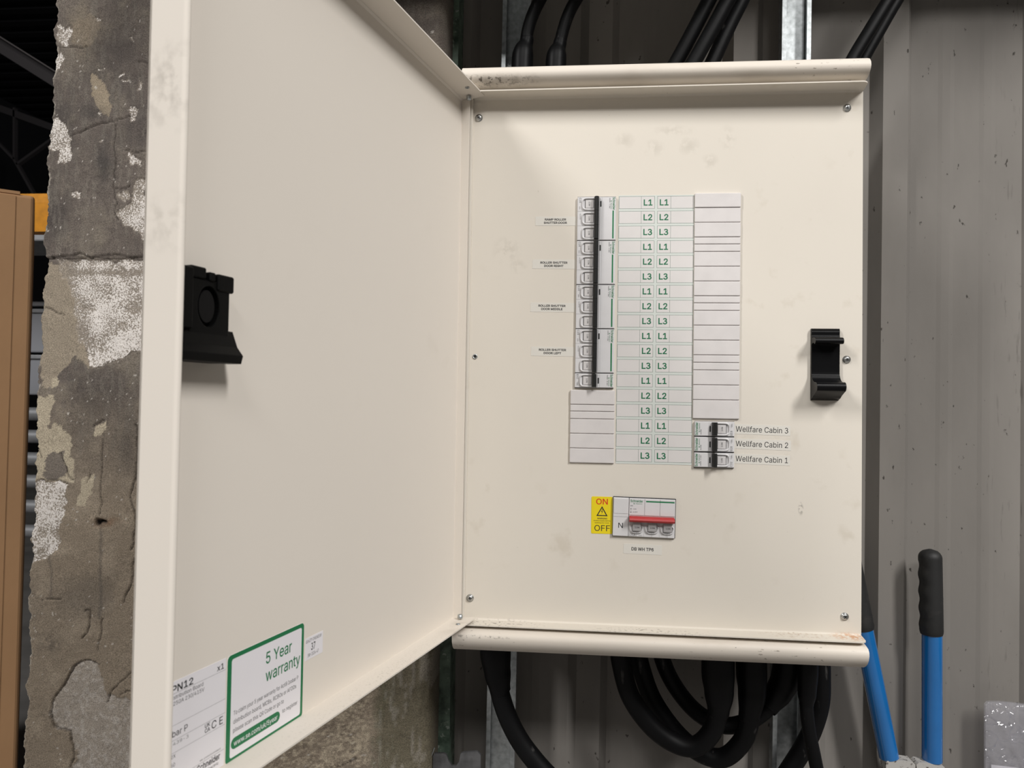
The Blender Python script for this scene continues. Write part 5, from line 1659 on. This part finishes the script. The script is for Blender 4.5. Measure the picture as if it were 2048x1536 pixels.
tag(bag, 'clear plastic bag with a white insert hanging on the cladding right of the bolt cutter', 'bag')
b = MB()
NX, NZ = 40, 50
BW, BH = .125, .19
for sgn_, yb in ((-1, .0), (1, .004)):
    vs = []
    for j in range(NZ + 1):
        for i in range(NX + 1):
            u, v = i / NX, j / NZ
            bul = math.sin(PI * u) ** .5 * math.sin(PI * v) ** .5
            wob = .0025 * math.sin(u * 17 + v * 9) * math.sin(v * 21 - u * 5) + .0015 * math.sin(u * 41 + 3) * math.sin(v * 37)
            xo = (.003 if v < .02 and u < .03 else 0)
            vs.append((u * BW + xo, yb + sgn_ * (.004 * bul) + (wob * bul if sgn_ < 0 else wob * bul * .3), -v * BH + .0012 * math.sin(u * 9)))
    fs = [(j * (NX + 1) + i, j * (NX + 1) + i + 1, (j + 1) * (NX + 1) + i + 1, (j + 1) * (NX + 1) + i) for j in range(NZ) for i in range(NX)]
    b.add(vs, fs, mb, True)
b.build('film', bag)
b = MB()
b.prism([(.0085, -.0870), (.118, -.0945), (.118, -.180), (.0085, -.180)], 'y', .0015, .0022, m_sticker)
b.build('paper_insert', bag)

# ------------------------------------------------------------------ far left: goods and rack in the aisle
# cardboard box
YB = .75
p1 = at(70, 392, YB)
bx = empty('cardboard_box', (p1.x, YB, -1.5))
tag(bx, 'tall brown cardboard box at the left, in front of the orange rack beam', 'box')
hb = p1.z + 1.5
b = MB()
b.rbox(-.60, 0, 0, .60, 0, hb, m_card, .008, 3)
b.build('carton', bx)
b = MB()
b.box(-.60, -.038, -.0010, .0, .02, hb - .006, m_card)
b.build('side_flap', bx)
b = MB()
b.box(-.59, -.305, .001, .30, hb, hb + .004, m_card)
b.box(-.295, -.03, .001, .30, hb - .001, hb + .006, m_card)
b.build('top_flap', bx)
bx.rotation_euler = (0, 0, math.radians(38))
# orange beam
YO = 1.5
q0, q1 = at(96, 385, YO), at(96, 463, YO)
e = empty('rack_beam', (q0.x, YO, q1.z))
b = MB()
hh = q0.z - q1.z
b.prism([(0, 0), (0, hh * .75), (.012, hh), (.05, hh), (.05, 0)], 'x', -1.4, .60, m_orange)
b.build('beam', e)
tag(e, 'orange pallet rack beam behind the cardboard box', 'rack beam')
# pallet and rails behind
YR = 1.9
for (ya, yb_, nm, lb, mt, cat) in ((463, 482, 'shelf_board', 'grey shelf edge directly under the orange rack beam', m_rack, 'shelf'), (603, 612, 'steel_rail', 'thin pale steel rail across the rack gap, below the orange beam', m_rack, 'rail'),
                                   (620, 705, 'storage_bin', 'grey plastic bin seen in the narrow gap beside the pillar', m_bin, 'bin'), (712, 790, 'storage_bin', 'lower grey plastic bin in the gap beside the pillar, under the steel rail', m_bin, 'bin')):
    a_, c_ = at(90, ya, YR), at(90, yb_, YR)
    e = empty(nm, (a_.x, YR, c_.z))
    b = MB()
    b.rbox(-.35, .12, 0, .3, 0, a_.z - c_.z, mt, min(.006, (a_.z - c_.z) * .2))
    b.build('shell' if 'bin' in nm else 'bar', e)
    if nm == 'storage_bin':
        b = MB()
        b.rbox(-.36, .13, -.01, .31, (a_.z - c_.z) - .012, (a_.z - c_.z) + .004, m_rack, .003)
        b.build('rim', e)
    tag(e, lb, cat)
for k, yy in enumerate((815, 860, 905, 950, 1000, 1050)):
    a_, c_ = at(84, yy, YR), at(84, yy + 26, YR)
    e = empty('steel_roller', (a_.x, YR, c_.z))
    b = MB()
    r_ = (a_.z - c_.z) / 2
    b.tube([(-.35, 0, r_), (.1, 0, r_)], r_, m_rack, 20)
    b.build('roller', e)
    tag(e, 'pale steel roller in the stack of rollers between cardboard box and pillar', 'roller', 'rollers in the gap beside the pillar')

# roof trusses
b = MB()


def bar(p, q, wd, Y, m=m_truss, dpt=.06):
    A_, B__ = at(p[0], p[1], Y), at(q[0], q[1], Y)
    d = (B__ - A_).normalized()
    nrm = Vector((-d.z, 0, d.x))
    hw = wd * (Y - CAM.y) / FPX / 2
    pts = [A_ + nrm * hw, B__ + nrm * hw, B__ - nrm * hw, A_ - nrm * hw]
    b.prism([(p_.x, p_.z) for p_ in pts], 'y', Y, Y + dpt, m)


bar((-60, 52), (125, 168), 30, 4.5)
bar((-60, 36), (125, 152), 2.5, 4.45, m_edgelit, .05)  # thin paler strip stands in for light caught along the rafter's top edge
e = b.build('roof_rafter')
tag(e, 'nearest dark sloping roof rafter, high at the left edge', 'rafter')
b = MB()
bar((-60, 195), (125, 262), 14, 8)
bar((27, 215), (27, 318), 4, 8)
bar((27, 318), (70, 395), 5, 8)
bar((27, 318), (-30, 260), 5, 8)
bar((32, 328), (110, 272), 5, 8)
e = b.build('roof_truss')
tag(e, 'far dark steel roof truss with diagonal struts, above the cardboard box', 'truss')
